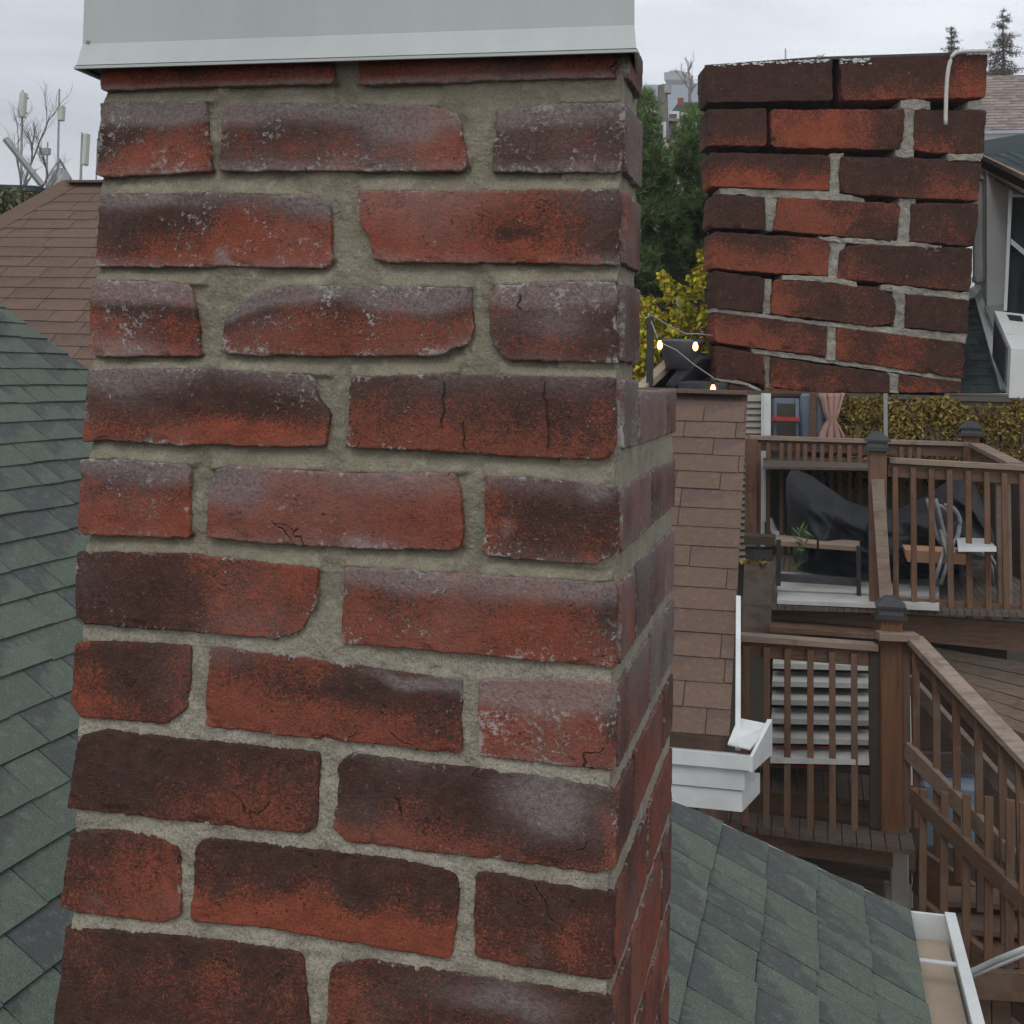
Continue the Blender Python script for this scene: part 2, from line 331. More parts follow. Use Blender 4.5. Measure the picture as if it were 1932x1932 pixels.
        for r in ring: V.append(V[r]-pl.n*(back*k)); Wc.append(Wc[r]); B.append((B[r][0], B[r][1], B[r][2]-back))
        for i in range(len(ring)): j = (i+1) % len(ring); Fc.append((ring[i], ring[j], m+j, m+i))
        s.add(V, Fc, Wc, B)
    def sheet(s, pl, top, bot, depth, Nu, Nv, fresh=lambda a, z: 0, rough=.0011, seed=1, back=.05, warp=0.0):
        k = s.k; us = np.linspace(0, 1, Nu); vs = np.linspace(0, 1, Nv)
        T = resample(top, 0, us); Bt = resample(bot, 0, us); V = []; Wc = []; B = []; Fc = []
        for v in vs:
            for i in range(Nu):
                a, z = T[i]*(1-v)+Bt[i]*v; X, Z = a/k, z/k
                dpt = depth(a, z) if callable(depth) else depth
                h = dpt+rough*(nz(X, Z, seed, 28)*1.3+nz(X, Z, seed+3, 110)*.8+nz(X, Z, seed, 380)*.5)
                wa = warp*nz(X, Z, seed+7, 90); wz = warp*nz(X, Z, seed+17, 90)
                V.append(pl.w(a+wa*k, z+wz*k, h*k)); f = fresh(a, z); Wc.append((f, 0, 0, 0)); B.append((X+seed, Z, h))
        for j in range(Nv-1):
            for i in range(Nu-1): q = j*Nu+i; Fc.append((q, q+Nu, q+Nu+1, q+1))
        ring = [i for i in range(Nu)]+[j*Nu+Nu-1 for j in range(1, Nv)]+[(Nv-1)*Nu+i for i in range(Nu-2, -1, -1)]+[j*Nu for j in range(Nv-2, 0, -1)]
        m = len(V)
        for r in ring: V.append(V[r]-pl.n*(back*k)); Wc.append(Wc[r]); B.append(B[r][:2]+(B[r][2]-back,))
        for i in range(len(ring)): j = (i+1) % len(ring); Fc.append((ring[i], ring[j], m+j, m+i))
        s.add(V, Fc, Wc, B)
    def build(s, name, mat, parent, smooth=True):
        o = mesh(name, s.V, s.Fc, mat, parent, smooth); me = o.data
        a = me.color_attributes.new('wear', 'FLOAT_COLOR', 'POINT'); a.data.foreach_set('color', np.array(s.W, np.float32).ravel())
        b = me.attributes.new('bc', 'FLOAT_VECTOR', 'POINT'); b.data.foreach_set('vector', np.array(s.B, np.float32).ravel())
        return o
# ================================================================== REPAIRED CHIMNEY
K0 = at(1168, 966, 1.175)                      # a point on its near right corner
front = Plane(K0, UX, -VY); side = Plane(K0, VY, UX)
Zf = lambda x, y: front.px(120.7+.29166*x, 80.5+.29166*y)
Wf = lambda x, y: front.px(93.9+.3610*x, 1207.5+.3610*y)
cor = 3596                                     # right corner in frame Z
bricks = [
 # frame, top, bottom, left, right, style(soot, soot top, soot right, haze top, haze all, haze bottom)
 ('Z', [(236,60),(1745,20)], [(262,318),(700,297),(1760,272)], None, None, (.55,.6,0,0,.12,.8)),
 ('Z', [(1912,0),(3580,-60)], [(1928,282),(2940,250),(3590,232)], None, None, (.5,.6,0,0,.15,.8)),
 ('Z', [(250,405),(320,388),(935,385)], [(222,862),(275,878),(960,838)], None, None, (.42,1.0,-.2,1.3,.1,.3)),
 ('Z', [(1048,450),(1100,405),(1500,398),(2420,420),(2570,470)], [(1015,840),(1800,835),(2560,838),(2620,810)], None, None, (.62,.15,-.25,.75,.3,.35)),
 ('Z', [(2815,440),(3200,405),(3640,385)], [(2775,845),(3400,848),(3612,852)], None, None, (.72,0,.15,.7,.35,.4)),
 ('Z', [(245,985),(900,975),(1640,1000),(1735,1050)], [(222,1455),(1000,1452),(1700,1462),(1748,1425)], None, None, (.5,.75,-.5,.55,.16,.45)),
 ('Z', [(1915,960),(2600,965),(3595,955)], [(2000,1400),(2100,1428),(3000,1428),(3595,1442)], [(1915,960),(1912,1150),(1990,1250),(2000,1400)], None, (.17,0,.45,.25,.12,.35)),
 ('Z', [(195,1545),(500,1540),(840,1560)], [(178,2005),(230,2028),(895,2028)], None, [(840,1560),(860,1700),(885,1900),(895,2028)], (.30,.3,0,1.0,.1,.4)),
 ('Z', [(1065,1745),(1230,1640),(1400,1572),(2300,1580),(2640,1590)], [(1030,2008),(1200,2022),(2440,2030),(2625,1950)], None, [(2640,1590),(2655,1850),(2625,1950)], (.45,.7,-.1,1.0,.14,.2)),
 ('Z', [(2790,1572),(3200,1545),(3580,1545)], [(2775,1940),(2880,2052),(3590,2077)], [(2790,1572),(2760,1700),(2775,1940)], None, (.5,-.2,.2,1.0,.15,.3)),
 ('Z', [(175,2115),(900,2110),(1620,2145)], [(140,2585),(250,2568),(800,2600),(1350,2612),(1710,2605)], None, [(1620,2145),(1660,2300),(1730,2400),(1710,2605)], (.56,.65,.0,.45,.2,.1)),
 ('Z', [(1862,2165),(2500,2140),(3570,2172)], [(1845,2618),(2400,2635),(3100,2690),(3500,2698),(3575,2650)], None, None, (.52,.55,.25,.25,.06,.1)),
 ('Z', [(130,2690),(400,2692),(830,2730)], [(105,3160),(150,3182),(830,3200)], None, None, (.36,.6,.0,.75,.12,.15)),
 ('Z', [(1000,2760),(1070,2735),(1900,2785),(2540,2777)], [(935,3202),(1400,3240),(1932,3268),(2580,3277)], [(1000,2760),(955,2900),(935,3202)], [(2540,2777),(2570,2880),(2592,3100),(2580,3277)], (.12,.35,-.25,.4,.2,.2)),
 ('Z', [(2735,2807),(2990,2805),(3592,2870)], [(2720,3312),(3000,3340),(3440,3372),(3582,3300)], None, None, (.5,.15,.1,.45,.1,.25)),
 ('Z', [(100,3290),(800,3302),(1660,3397)], [(92,3690),(150,3755),(800,3800),(1380,3850),(1560,3800)], None, [(1660,3397),(1640,3620),(1560,3800)], (.66,.0,-.45,.12,.1,0)),
 ('Z', [(1830,3382),(2400,3420),(3580,3490)], [(1804,3876),(2700,3960),(3578,4037)], None, None, (.28,.3,.1,.8,.1,.1)),
 ('W', [(145,10),(300,0),(750,20)], [(125,350),(180,400),(620,432),(735,350)], None, [(750,20),(740,200),(735,350)], (.58,.1,.0,.05,.06,0)),
 ('W', [(840,25),(1250,75),(2165,205)], [(820,440),(900,457),(1858,555),(2160,590)], None, None, (.34,.25,.25,.3,.0,0)),
 ('W', [(2247,205),(2612,195),(2960,218)], [(2247,600),(2957,680)], None, None, (.14,-.2,.3,1.0,.2,.1)),
 ('W', [(165,492),(300,465),(800,520),(1420,577)], [(100,868),(600,930),(1340,1005),(1405,980)], None, None, (.74,.25,-.15,.0,.04,0)),
 ('W', [(1510,640),(1580,588),(2462,690),(2960,770)], [(1485,980),(1560,1045),(1858,1082),(2100,1112),(2850,1208),(2962,1180)], [(1510,640),(1520,720),(1492,900),(1485,980)], None, (.60,.5,.05,.2,.1,0)),
 ('W', [(125,992),(400,985),(560,1010),(690,1080)], [(68,1385),(130,1415),(600,1467),(692,1430)], None, None, (.38,.3,0,.15,.05,0)),
 ('W', [(775,1048),(850,1027),(1858,1145),(2130,1210)], [(738,1462),(1100,1490),(1858,1622),(2100,1665)], None, [(2130,1210),(2150,1300),(2130,1500),(2100,1665)], (.52,.6,-.1,.05,.0,0)),
 ('W', [(2230,1215),(2280,1205),(2955,1315)], [(2225,1650),(2522,1705),(2945,1772)], None, None, (.55,.35,.15,.0,.03,0)),
 ('W', [(95,1490),(800,1545),(1330,1620)], [(40,1950),(20,2080),(1390,2260)], None, None, (.62,.1,-.1,.0,.0,0)),
 ('W', [(1470,1690),(1672,1662),(2262,1745),(2712,1820),(2945,1850)], [(1440,2200),(2000,2270),(2932,2400)], None, None, (.62,.2,.1,.1,.08,0)),
]
chim = empty('brick_chimney', K0+ZZ*-1.2, 'large red brick chimney in the foreground with repointed mortar and pale metal cap', 'chimney', None)
bw = Masonry(1.0)
BL = {2: [('h', .6, .12, .4, .25, 1.0), ('s', .03, .5, .12, .6, .5)], 3: [('h', .75, .3, .16, .3, .8), ('h', .12, .15, .15, .2, .7), ('s', .95, .8, .1, .3, -.7)], 4: [('s', .97, .9, .08, .15, .8), ('h', .1, .1, .15, .2, .6)],
 5: [('h', .2, .08, .18, .12, .8), ('h', .55, .85, .04, .15, .9), ('s', .85, .7, .25, .3, -.5)], 6: [('s', .98, .55, .04, .5, 1.2), ('s', .6, .6, .14, .12, .45), ('h', .3, .4, .3, .5, .15)], 7: [('h', .4, .12, .5, .16, .7), ('h', .35, .85, .4, .2, .5), ('s', .5, .4, .6, .1, .5)],
 8: [('h', .75, .25, .2, .18, .7), ('h', .2, .1, .25, .12, .8)], 9: [('h', .4, .12, .5, .14, .9), ('h', .6, .5, .35, .3, .35)], 10: [('h', .1, .1, .12, .3, .5), ('s', .6, .85, .3, .2, -.4)],
 13: [('h', .1, .3, .15, .3, .6), ('h', .55, .55, .25, .4, .15), ('h', .6, .95, .08, .1, .6)], 14: [('h', .85, .1, .1, .15, .7), ('h', .2, .6, .06, .15, .4)], 16: [('h', .5, .1, .6, .12, .5), ('s', .98, .35, .06, .3, .9)],
 18: [('h', .8, .12, .2, .1, .8), ('s', .55, .35, .25, .2, .45), ('s', .1, .8, .3, .3, -.5)], 19: [('h', .5, .2, .6, .22, .6), ('s', .98, .4, .05, .3, 1.)], 21: [('h', .78, .3, .15, .28, 1.1), ('s', .98, .5, .04, .4, -.8), ('s', .2, .9, .3, .15, -.5)],
 22: [('s', .92, .5, .07, .5, -.6), ('h', .3, .85, .12, .15, .3)], 23: [('s', .5, .85, .5, .25, -.6), ('s', .3, .45, .14, .3, .3), ('s', .65, .5, .1, .4, .4)], 24: [('h', .45, .8, .1, .2, .3), ('s', .7, .6, .2, .3, -.4)], 26: [('h', .62, .2, .25, .2, .6)]}
fr = {'Z': Zf, 'W': Wf}
zrows = {}
for i, (f, t, b, l, r, stl) in enumerate(bricks):
    g = lambda q: [fr[f](*p) for p in q] if q else None
    wide = t[-1][0]-t[0][0] > 900
    bw.brick(front, g(t), g(b), g(l), g(r), stl, proud=.0062 if i < 17 else .0045, Nu=120 if wide else 70, Nv=42, seed=i+1, blobs=BL.get(i, ()))
# rows out of the picture, down to the roof
zb = front.px(600, 1932+45)[1]
sL = front.px(110, 1900)[0]
for r in range(5):
    zt = zb-.0115-r*.0755; 
    xs = [sL, sL*.62, sL*.18, 0] if r % 2 else [sL, sL*.45, 0]
    for j in range(len(xs)-1):
        a0, a1 = xs[j]+.005, xs[j+1]-(.005 if xs[j+1] else 0)
        bw.brick(front, [(a0, zt), (a1, zt)], [(a0, zt-.064), (a1, zt-.064)], style=(.5, .3, 0, 0, 0, 0), Nu=30, Nv=12, seed=90+r*3+j, proud=.0035)
# right side face: courses follow the corner
corner = [('Z',-60,232),('Z',385,852),('Z',955,1442),('Z',1545,2077),('Z',2172,2650),('Z',2870,3310),('Z',3490,4037),('W',218,680),('W',770,1180),('W',1315,1772),('W',1850,2400)]
tpx = lambda x: side.px(x, 716)[0]
t1, tA, tB, tC = tpx(1201), tpx(1228), tpx(1255), tpx(1272)
def cz(f, y): return (Zf if f == 'Z' else Wf)(cor if f == 'Z' else 2960, y)[1]
z740 = side.px(1240, 738)[1]
levels = [(cz(f, a), cz(f, b)) for f, a, b in corner]
z0 = levels[-1][1]
for r in range(4): levels.append((z0-.0115-r*.0755, z0-.0115-r*.0755-.064))
for r, (za, zb_) in enumerate(levels):
    cuts = [.002, t1, tB, tC] if r % 2 == 0 else [.002, tA, tC]
    upper = r < 4
    for j in range(len(cuts)-1):
        a0, a1 = cuts[j]+(.006 if j else 0), cuts[j+1]-(.006 if j < len(cuts)-2 else .001); za, zb_ = levels[r][0]-.001, levels[r][1]+.0015
        zt = za
        if upper:
            if r % 2 == 0 and j > 0: continue
            if r % 2 == 1 and j > 0: continue
            a1 = min(a1, t1)
        if r == 4 and j > 0: zt = min(za, z740)
        stl = (random.choice([.4, .55, .7]), .0, 0, .25, random.choice([.35, .45, .6]), .1)
        if r > 7: stl = (random.choice([.25, .4, .5]), .1, 0, .1, .12, 0)
        bw.brick(side, [(a0, zt), (a1, zt)], [(a0, zb_), (a1, zb_)], style=stl, proud=.0028, Nu=40, Nv=26, seed=200+r*5+j, rnd=.002)
bw.build('brickwork', M['brick'], chim)
mo = Masonry(1.0)
zsw = Wf(800, 0)[1]
zb = front.px(600, 1932+45)[1]
GA = np.linspace(Wf(0, 0)[0]-.05, .02, 700); GZ = np.linspace(zb-.02, Zf(0, -100)[1], 1300)
ABV = np.full((1300, 700), 9.); BEL = np.full((1300, 700), 9.)
for (f, t, b, l, r, stl) in bricks:
    tq = np.array([fr[f](*p) for p in t]); bq = np.array([fr[f](*p) for p in b])
    ma = (GA > min(tq[0, 0], bq[0, 0])-.001) & (GA < max(tq[-1, 0], bq[-1, 0])+.001)
    tz = np.interp(GA, tq[:, 0], tq[:, 1]); bz_ = np.interp(GA, bq[:, 0], bq[:, 1])
    da = bz_[None]-GZ[:, None]; db = GZ[:, None]-tz[None]
    ABV = np.where(ma[None] & (da >= -.002), np.minimum(ABV, np.maximum(da, 0)), ABV); BEL = np.where(ma[None] & (db >= -.002), np.minimum(BEL, np.maximum(db, 0)), BEL)
TOT = ABV+BEL; bed = TOT < .022
DEP = np.where(bed, -.006+.0105*(ABV/np.maximum(TOT, .002))**.8, -.0012)
def sm(A, k):
    for _ in range(k): A = (A+np.roll(A, 1, 0)+np.roll(A, -1, 0)+np.roll(A, 1, 1)+np.roll(A, -1, 1))/5
    return A
DEP = sm(DEP, 9); DEP = np.where(GZ[:, None] < zsw+.03, .0012+sm(DEP, 6)*.2, DEP)
def rec(a, z):
    i = int((a-GA[0])/(GA[1]-GA[0])); j = int((z-GZ[0])/(GZ[1]-GZ[0])); i = min(699, max(0, i)); j = min(1299, max(0, j))
    return float(DEP[j, i])
def fresh(a, z): return min(1, max(0, (zsw+.045-z)/.06+.35*nz(a, z, 3, 14)))
tl, tr = Zf(275, 40), front.px(1166, 40); bl, br = Wf(75, 2100), (-.004, 0)
zbot = -1.25; sB = bl[0]-(.02)
ztop = tl[1]
mo.sheet(front, [(tl[0], ztop), (-.004, ztop)], [(bl[0]+.004, bl[1]), (-.004, bl[1])], rec, 420, 760, fresh, seed=2, rough=.0021)
mo.sheet(front, [(bl[0]+.004, bl[1]-.0005), (-.004, bl[1]-.0005)], [(bl[0]-.015, zbot), (-.004, zbot)], .0, 20, 20, fresh, seed=2)
fs = lambda a, z: .55 if z > zsw else .8
mo.sheet(side, [(.002, ztop), (t1-.002, ztop)], [(.002, z740), (t1-.002, z740)], -.0035, 30, 120, fs, seed=3)
mo.sheet(side, [(.002, z740-.0004), (tC-.004, z740-.0004)], [(.002, zbot), (tC-.004, zbot)], -.0004, 60, 160, fs, seed=5, rough=.0014)
# solid core
fw = lambda a, t, z: K0+UX*a+VY*t+ZZ*z
def core(mb, aT, aB, a1, t0, tt, za, zb_):
    mb.box8([fw(aB, t0, zb_), fw(a1, t0, zb_), fw(a1, tt, zb_), fw(aB, tt, zb_), fw(aT, t0, za), fw(a1, t0, za), fw(a1, tt, za), fw(aT, tt, za)])
mo.build('mortar', M['mortar'], chim)
lx = lambda z: tl[0]+.004+(bl[0]-tl[0])*(ztop-z)/(ztop-bl[1])
cb = MB(); core(cb, lx(ztop), lx(z740), -.006, .009, t1-.003, ztop, z740)
core(cb, lx(z740)+.0005, lx(zbot), -.006, .009, tC-.005, z740-.001, zbot)
cb.build('core', M['concrete'], chim)
for ck in ([(2468,2190),(2476,2250),(2462,2300),(2474,2380),(2450,2440),(2455,2500)], [(2590,2450),(2600,2540),(2594,2590),(2608,2635)], [(3120,2192),(3112,2270),(3130,2350),(3138,2420),(3148,2520),(3142,2650)]):
    m_ = MB(); pp_ = [Zf(*p) for p in ck]; fine_ = []
    for i in range(len(pp_)-1):
        for k in range(4): f = k/4; fine_.append((pp_[i][0]*(1-f)+pp_[i+1][0]*f+random.uniform(-.0007, .0007), pp_[i][1]*(1-f)+pp_[i+1][1]*f))
    for i in range(len(fine_)-1):
        (a, z), (a2_, z2_) = fine_[i], fine_[i+1]; w_i = .0006*random.uniform(.5, 1.3)
        m_.box8([front.w(a-w_i, z, .0058), front.w(a+w_i, z, .0058), front.w(a2_+w_i, z2_, .0058), front.w(a2_-w_i, z2_, .0058), front.w(a-w_i, z, .0075), front.w(a+w_i, z, .0075), front.w(a2_+w_i, z2_, .0075), front.w(a2_-w_i, z2_, .0075)])
    m_.build('crack', M['dark'], chim)
# metal cap: vertical panel, flared skirt, folded drip edge
def capm():
    dirR = ray(1203, 390); dirR.z = 0; dirR.normalize()
    mb = MB(); dl = .006
    zt = front.px(600, -70)[1]; 
    pts_front = []
    # profile rows (px on the plane of the skirt's foot or panel)
    pf = Plane(K0-VY*.026, UX, -VY); pn = Plane(K0-VY*.010, UX, -VY)
    A = pf.px(142, 127); B = pf.px(1201, 95)           # foot of the skirt
    A2 = pn.px(156, 83); B2 = pn.px(1197, 47)          # bend
    A3 = pn.px(161, -70); B3 = pn.px(1197, -70)
    bk = t1+.02
    def P(p, q, t): return K0+UX*q[0]+ZZ*q[1]+VY*t
    rings = []
    for (a, b, t, bt, dz) in ((A, B, -.026, bk+.016, 0), (A2, B2, -.010, bk, 0), (A3, B3, -.010, bk, 0)):
        bk3 = P(0, b, t)+dirR*((bt-t)/dirR.dot(VY)); rings.append([P(0, a, t), P(0, b, t), bk3, P(0, (a[0], a[1]), bt)])
    for i in range(2):
        for j in range(4): k = (j+1) % 4; mb.quad(rings[i][j], rings[i][k], rings[i+1][k], rings[i+1][j])
    mb.quad(*rings[2])
    o = mb.build('cap', M['cap'], chim)
    so_ = MB(); r = rings[0]; up = ZZ*.002; inn = [K0+UX*tl[0]*1.0+VY*.003, K0+VY*.003-UX*.003, K0+VY*(t1-.003)-UX*.003, K0+UX*tl[0]+VY*(t1-.003)]
    for j in range(4): k = (j+1) % 4; so_.quad(r[k]+up, r[j]+up, Vector((inn[j].x, inn[j].y, r[j].z+.006)), Vector((inn[k].x, inn[k].y, r[k].z+.006)))
    so_.build('soffit', M['blackmetal'], o)
    de = MB(); 
    for j in (0, 1, 3): k = (j+1) % 4; de.bar(r[j]-ZZ*.0005, r[k]-ZZ*.0005, .003, .0025)
    de.build('drip_edge', M['cap'], o)
    rv = MB()
    q = pn.px(159, 79)
    rv.lathe(K0+UX*(q[0]+.004)+ZZ*q[1]-VY*.0105, [(.0018, -.001), (.0018, .001), (0, .0015)], 8); rv.build('rivet', M['tubegrey'], o)
capm()
# ================================================================== SHINGLE ROOFS
def shingles(name, O, ea, eb, a0, a1, b0, b1, expo, tabw, mat, parent, clips=(), seed=1, lift=.007, rnd=.35, dark=.5):
    """O origin, ea along the courses, eb up the slope"""
    rg = random.Random(seed); n = ea.cross(eb).normalized(); 
    if n.z < 0: n = -n
    V = []; Fc = []; T = []; UVs = []
    nb = int((b1-b0)/expo)+1
    for r in range(nb):
        b = b0+r*expo; a = a0-rg.random()*tabw
        while a < a1:
            w = tabw*rg.uniform(1-rnd, 1+rnd); g = .005; lf = lift*rg.uniform(.75, 1.25)
            jb = rg.uniform(-.004, .004)
            m = len(V); p = O+ea*(a+g)+eb*(b+jb); q = O+ea*(a+w)+eb*(b+jb); bb = expo*1.02
            V += [p+n*lf, q+n*lf, q+eb*bb+n*.001, p+eb*bb+n*.001, p, q]
            Fc += [(m, m+1, m+2, m+3), (m+4, m+5, m+1, m), (m+4, m, m+3), (m+5, m+2, m+1)]
            c = (rg.random(), rg.random()*dark*2, rg.random(), 1)
            T += [c]*6; UVs += [(0, 0), (1, 0), (1, 1), (0, 1), (0, 0), (1, 0)]
            a += w
    m = len(V); V += [O+ea*(a0-.1)+eb*b0-n*.004, O+ea*(a1+.1)+eb*b0-n*.004, O+ea*(a1+.1)+eb*(b1+expo)-n*.004, O+ea*(a0-.1)+eb*(b1+expo)-n*.004]
    Fc.append((m, m+1, m+2, m+3)); T += [(0, .9, 0, 1)]*4; UVs += [(0, 0)]*4
    me = bpy.data.meshes.new(name); me.from_pydata([tuple(v) for v in V], [], Fc)
    ca = me.color_attributes.new('tab', 'FLOAT_COLOR', 'POINT'); ca.data.foreach_set('color', np.array(T, np.float32).ravel())
    uv = me.uv_layers.new(name='UVMap'); idx = np.zeros(len(me.loops), int); me.loops.foreach_get('vertex_index', idx)
    uv.data.foreach_set('uv', np.array(UVs, np.float32)[idx].ravel())
    bm = bmesh.new(); bm.from_mesh(me)
    for (co, no) in clips:
        bmesh.ops.bisect_plane(bm, geom=bm.verts[:]+bm.edges[:]+bm.faces[:], plane_co=co, plane_no=no, clear_outer=True)
    bm.to_mesh(me); bm.free(); me.materials.append(mat)
    o = bpy.data.objects.new(name, me); C.objects.link(o)
    if parent: o.parent = parent; o.matrix_parent_inverse = parent.matrix_world.inverted()
    return o
def isect(x, y, O, n):
    r = ray(x, y); return CO+r*((O-CO).dot(n)/r.dot(n))
# --- own green roof: courses run away from the camera, slope falls to the right
th = math.radians(26.5)
GD = (UX*math.cos(th)-ZZ*math.sin(th))            # down the slope
Q = at(1460, 1608, 4.2); GN = VY.cross(-GD).normalized()
if GN.z < 0: GN = -GN
gh = empty('shingled_house', Vector((Q.x, Q.y, 0)), 'green shingled house roof around the foot of the big chimney', 'house')
pr1 = isect(1267, 1511, Q, GN); pr2 = isect(1710, 1716, Q, GN)
rake = (pr2-pr1).normalized(); cn = GN.cross(rake).normalized()
if cn.dot(VY) < 0: cn = -cn
pe = isect(1722, 1760, Q, GN); up = -GD; bmin = (pe-Q).dot(up); tm = (pr1-Q).dot(up)+.5
shingles('roof', Q, VY, up, -6, 5.5, bmin, tm-.14, .148, .175, M['green'], gh, [(pr1, cn), (Q-VY*3.3, -VY)], seed=3, lift=.008, dark=.62)
th2 = math.radians(35.5); up2 = -(UX*math.cos(th2)-ZZ*math.sin(th2)); Q2 = at(100, 1000, 5.6); N2 = VY.cross(up2).normalized()
if N2.z < 0: N2 = -N2
l1 = isect(30, 597, Q2, N2); l2 = isect(172, 703, Q2, N2); rk2 = (l2-l1).normalized(); cn2_ = N2.cross(rk2).normalized()
if cn2_.dot(VY) < 0: cn2_ = -cn2_
shingles('roof', Q2, VY, up2, -4.2, 8, -2.7, 2.6, .134, .26, M['green'], gh, [(l1, cn2_)], seed=4, lift=.009, dark=.62)
mb = MB()   # rake trim and wall under
for s_, off in ((0, .02),): mb.bar(pr1-ZZ*.07-rake*.4+VY*.02, pr2-ZZ*.07+VY*.02, .02, .12)
mb.build('rake_board', M['white'], gh)
eL = lambda t, du=0, dz=0: pe+VY*t+UX*du+ZZ*dz
tf = (pr2-pe).dot(VY)
g_ = MB()
g_.box8([eL(-3, .0, -.10), eL(-3, .11, -.10), eL(tf, .11, -.10), eL(tf, .0, -.10), eL(-3, .0, -.09), eL(-3, .11, -.09), eL(tf, .11, -.09), eL(tf, .0, -.09)])
g_.bar(eL(-3, .12, -.05), eL(tf, .12, -.05), .012, .10); g_.bar(eL(-3, .115, .003), eL(tf, .115, .003), .03, .012)
g_.bar(eL(-3, -.01, -.06), eL(tf, -.01, -.06), .012, .09); g_.bar(eL(tf, -.01, -.05), eL(tf, .13, -.05), .012, .10)
go = g_.build('gutter', M['white'], gh)
lg = MB(); lg.box8([eL(-3, .004, -.088), eL(-3, .106, -.088), eL(tf-.01, .106, -.088), eL(tf-.01, .004, -.088), eL(-3, .004, -.07), eL(-3, .106, -.07), eL(tf-.01, .106, -.07), eL(tf-.01, .004, -.07)]); lg.build('gutter_debris', M['plank'], go)
for k in range(6):
    s1 = MB(); s1.bar(eL(tf-.35-k*.5, -.01, -.004), eL(tf-.35-k*.5, .12, -.004), .02, .006); s1.build('gutter_hanger', M['galv'], go)
w_ = MB(); wl = eL(-6, -.3, 0); 
w_.box8([Vector((p.x, p.y, z)) for z in (0, pe.z-.05) for p in (eL(-6, -.3), eL(-6, -.2), eL(tf-.3, -.2), eL(tf-.3, -.3))])
w_.build('wall', M['siding'], gh)
# --- brown roof of the next house: courses along the chimney's front, slope rises away
D1 = 6.0; ph = math.radians(35)
E = at(1378, 1392, D1); bu = VY*math.cos(ph)+ZZ*math.sin(ph); BN = UX.cross(bu).normalized()
bh = empty('neighbour_house', Vector((E.x, E.y, 0)), 'house with brown shingle roof and white gutter corner behind the big chimney', 'house')
pt = isect(1411, 740, E, BN); pb = isect(1376, 1392, E, BN)
rk = (pt-pb).normalized(); rkn = BN.cross(rk).normalized()
if rkn.dot(UX) < 0: rkn = -rkn
b740 = (isect(1340, 742, E, BN)-E).dot(bu); brid = (isect(170, 345, E, BN)-E).dot(bu)
hp1 = isect(135, 345, E, BN); hp2 = isect(30, 405, E, BN); hd = (hp1-hp2).normalized(); hn = BN.cross(hd).normalized()
if hn.dot(UX) > 0: hn = -hn
aspl = (isect(900, 800, E, BN)-E).dot(UX)
shingles('roof', E, UX, bu, aspl, .6, 0, b740-.143, .143, .32, M['brown'], bh, [(pb, rkn), (E+bu*b740, bu)], seed=5, dark=.35)
shingles('roof', E, UX, bu, aspl-6, aspl, 0, brid-.1, .143, .32, M['brown'], bh, [(E+bu*brid, bu), (hp1, hn), (E+UX*aspl, UX)], seed=6, dark=.35)
rc = MB(); rc.bar(E+bu*b740+UX*aspl+BN*.01, E+bu*b740+BN*.01+UX*((pt-E).dot(UX)), .16, .02); rc.build('ridge_cap', M['brown'], bh)
rc = MB(); rc.bar(E+bu*brid+UX*aspl, hp1, .2, .02); rc.build('ridge_cap', M['brown'], bh)
rc = MB(); rc.bar(hp1, hp2-hd*1.5, .2, .02, up=BN); rc.build('hip_cap', M['brown'], bh)
gb = MB()
gp = lambda du, dv, dz: pb+UX*du+VY*dv+ZZ*dz
xr = .09; gl = -2.2
gb.box8([gp(gl, -.16, -.02-.17+.03), gp(xr-.02, -.16, -.16), gp(xr+.01, .05, -.16), gp(gl, .05, -.16), gp(gl, -.165, -.07), gp(xr-.02, -.165, -.07), gp(xr+.01, .05, -.07), gp(gl, .05, -.07)])
gb.box8([gp(gl, -.185, -.075), gp(xr, -.185, -.075), gp(xr, -.17, -.075), gp(gl, -.17, -.075), gp(gl, -.185, -.02), gp(xr, -.185, -.02), gp(xr, -.17, -.02), gp(gl, -.17, -.02)])
gb.box8([gp(xr, -.185, -.08), gp(xr+.012, -.185, -.08), gp(xr+.08, .12, -.08), gp(xr+.06, .12, -.08), gp(xr, -.185, -.02), gp(xr+.012, -.185, -.02), gp(xr+.08, .12, .06), gp(xr+.06, .12, .06)])
gb.build('gutter', M['white'], bh)
fb = MB(); fb.box8([gp(gl, -.15, -.245), gp(xr-.03, -.15, -.245), gp(xr+.03, .14, -.245), gp(gl, .14, -.245), gp(gl, -.15, -.165), gp(xr-.03, -.15, -.165), gp(xr+.03, .14, -.165), gp(gl, .14, -.165)])
fb.build('fascia', M['white'], bh)
rt = MB(); rt.bar(pb+UX*.035-ZZ*.02, isect(1398, 1128, E, BN)-UX*.012-ZZ*.02, .022, .08); rt.build('rake_board', M['white'], bh)
fl = MB(); fl.box8([gp(.0, -.12, .0), gp(xr, -.17, .0), gp(xr+.07, .12, .03), gp(.03, .10, .05), gp(.0, -.12, .006), gp(xr, -.17, .006), gp(xr+.07, .12, .04), gp(.03, .10, .06)])
fl.build('gutter_corner', M['white'], bh)
wb = MB(); a_, b_ = pb+UX*(gl*2)+VY*.35, pb-UX*.15+VY*.35
wb.box8([Vector((p.x, p.y, z)) for z in (0, pb.z-.25) for p in (a_, b_, b_+VY*2.2, a_+VY*2.2)])
wb.build('wall', M['wood'], bh)
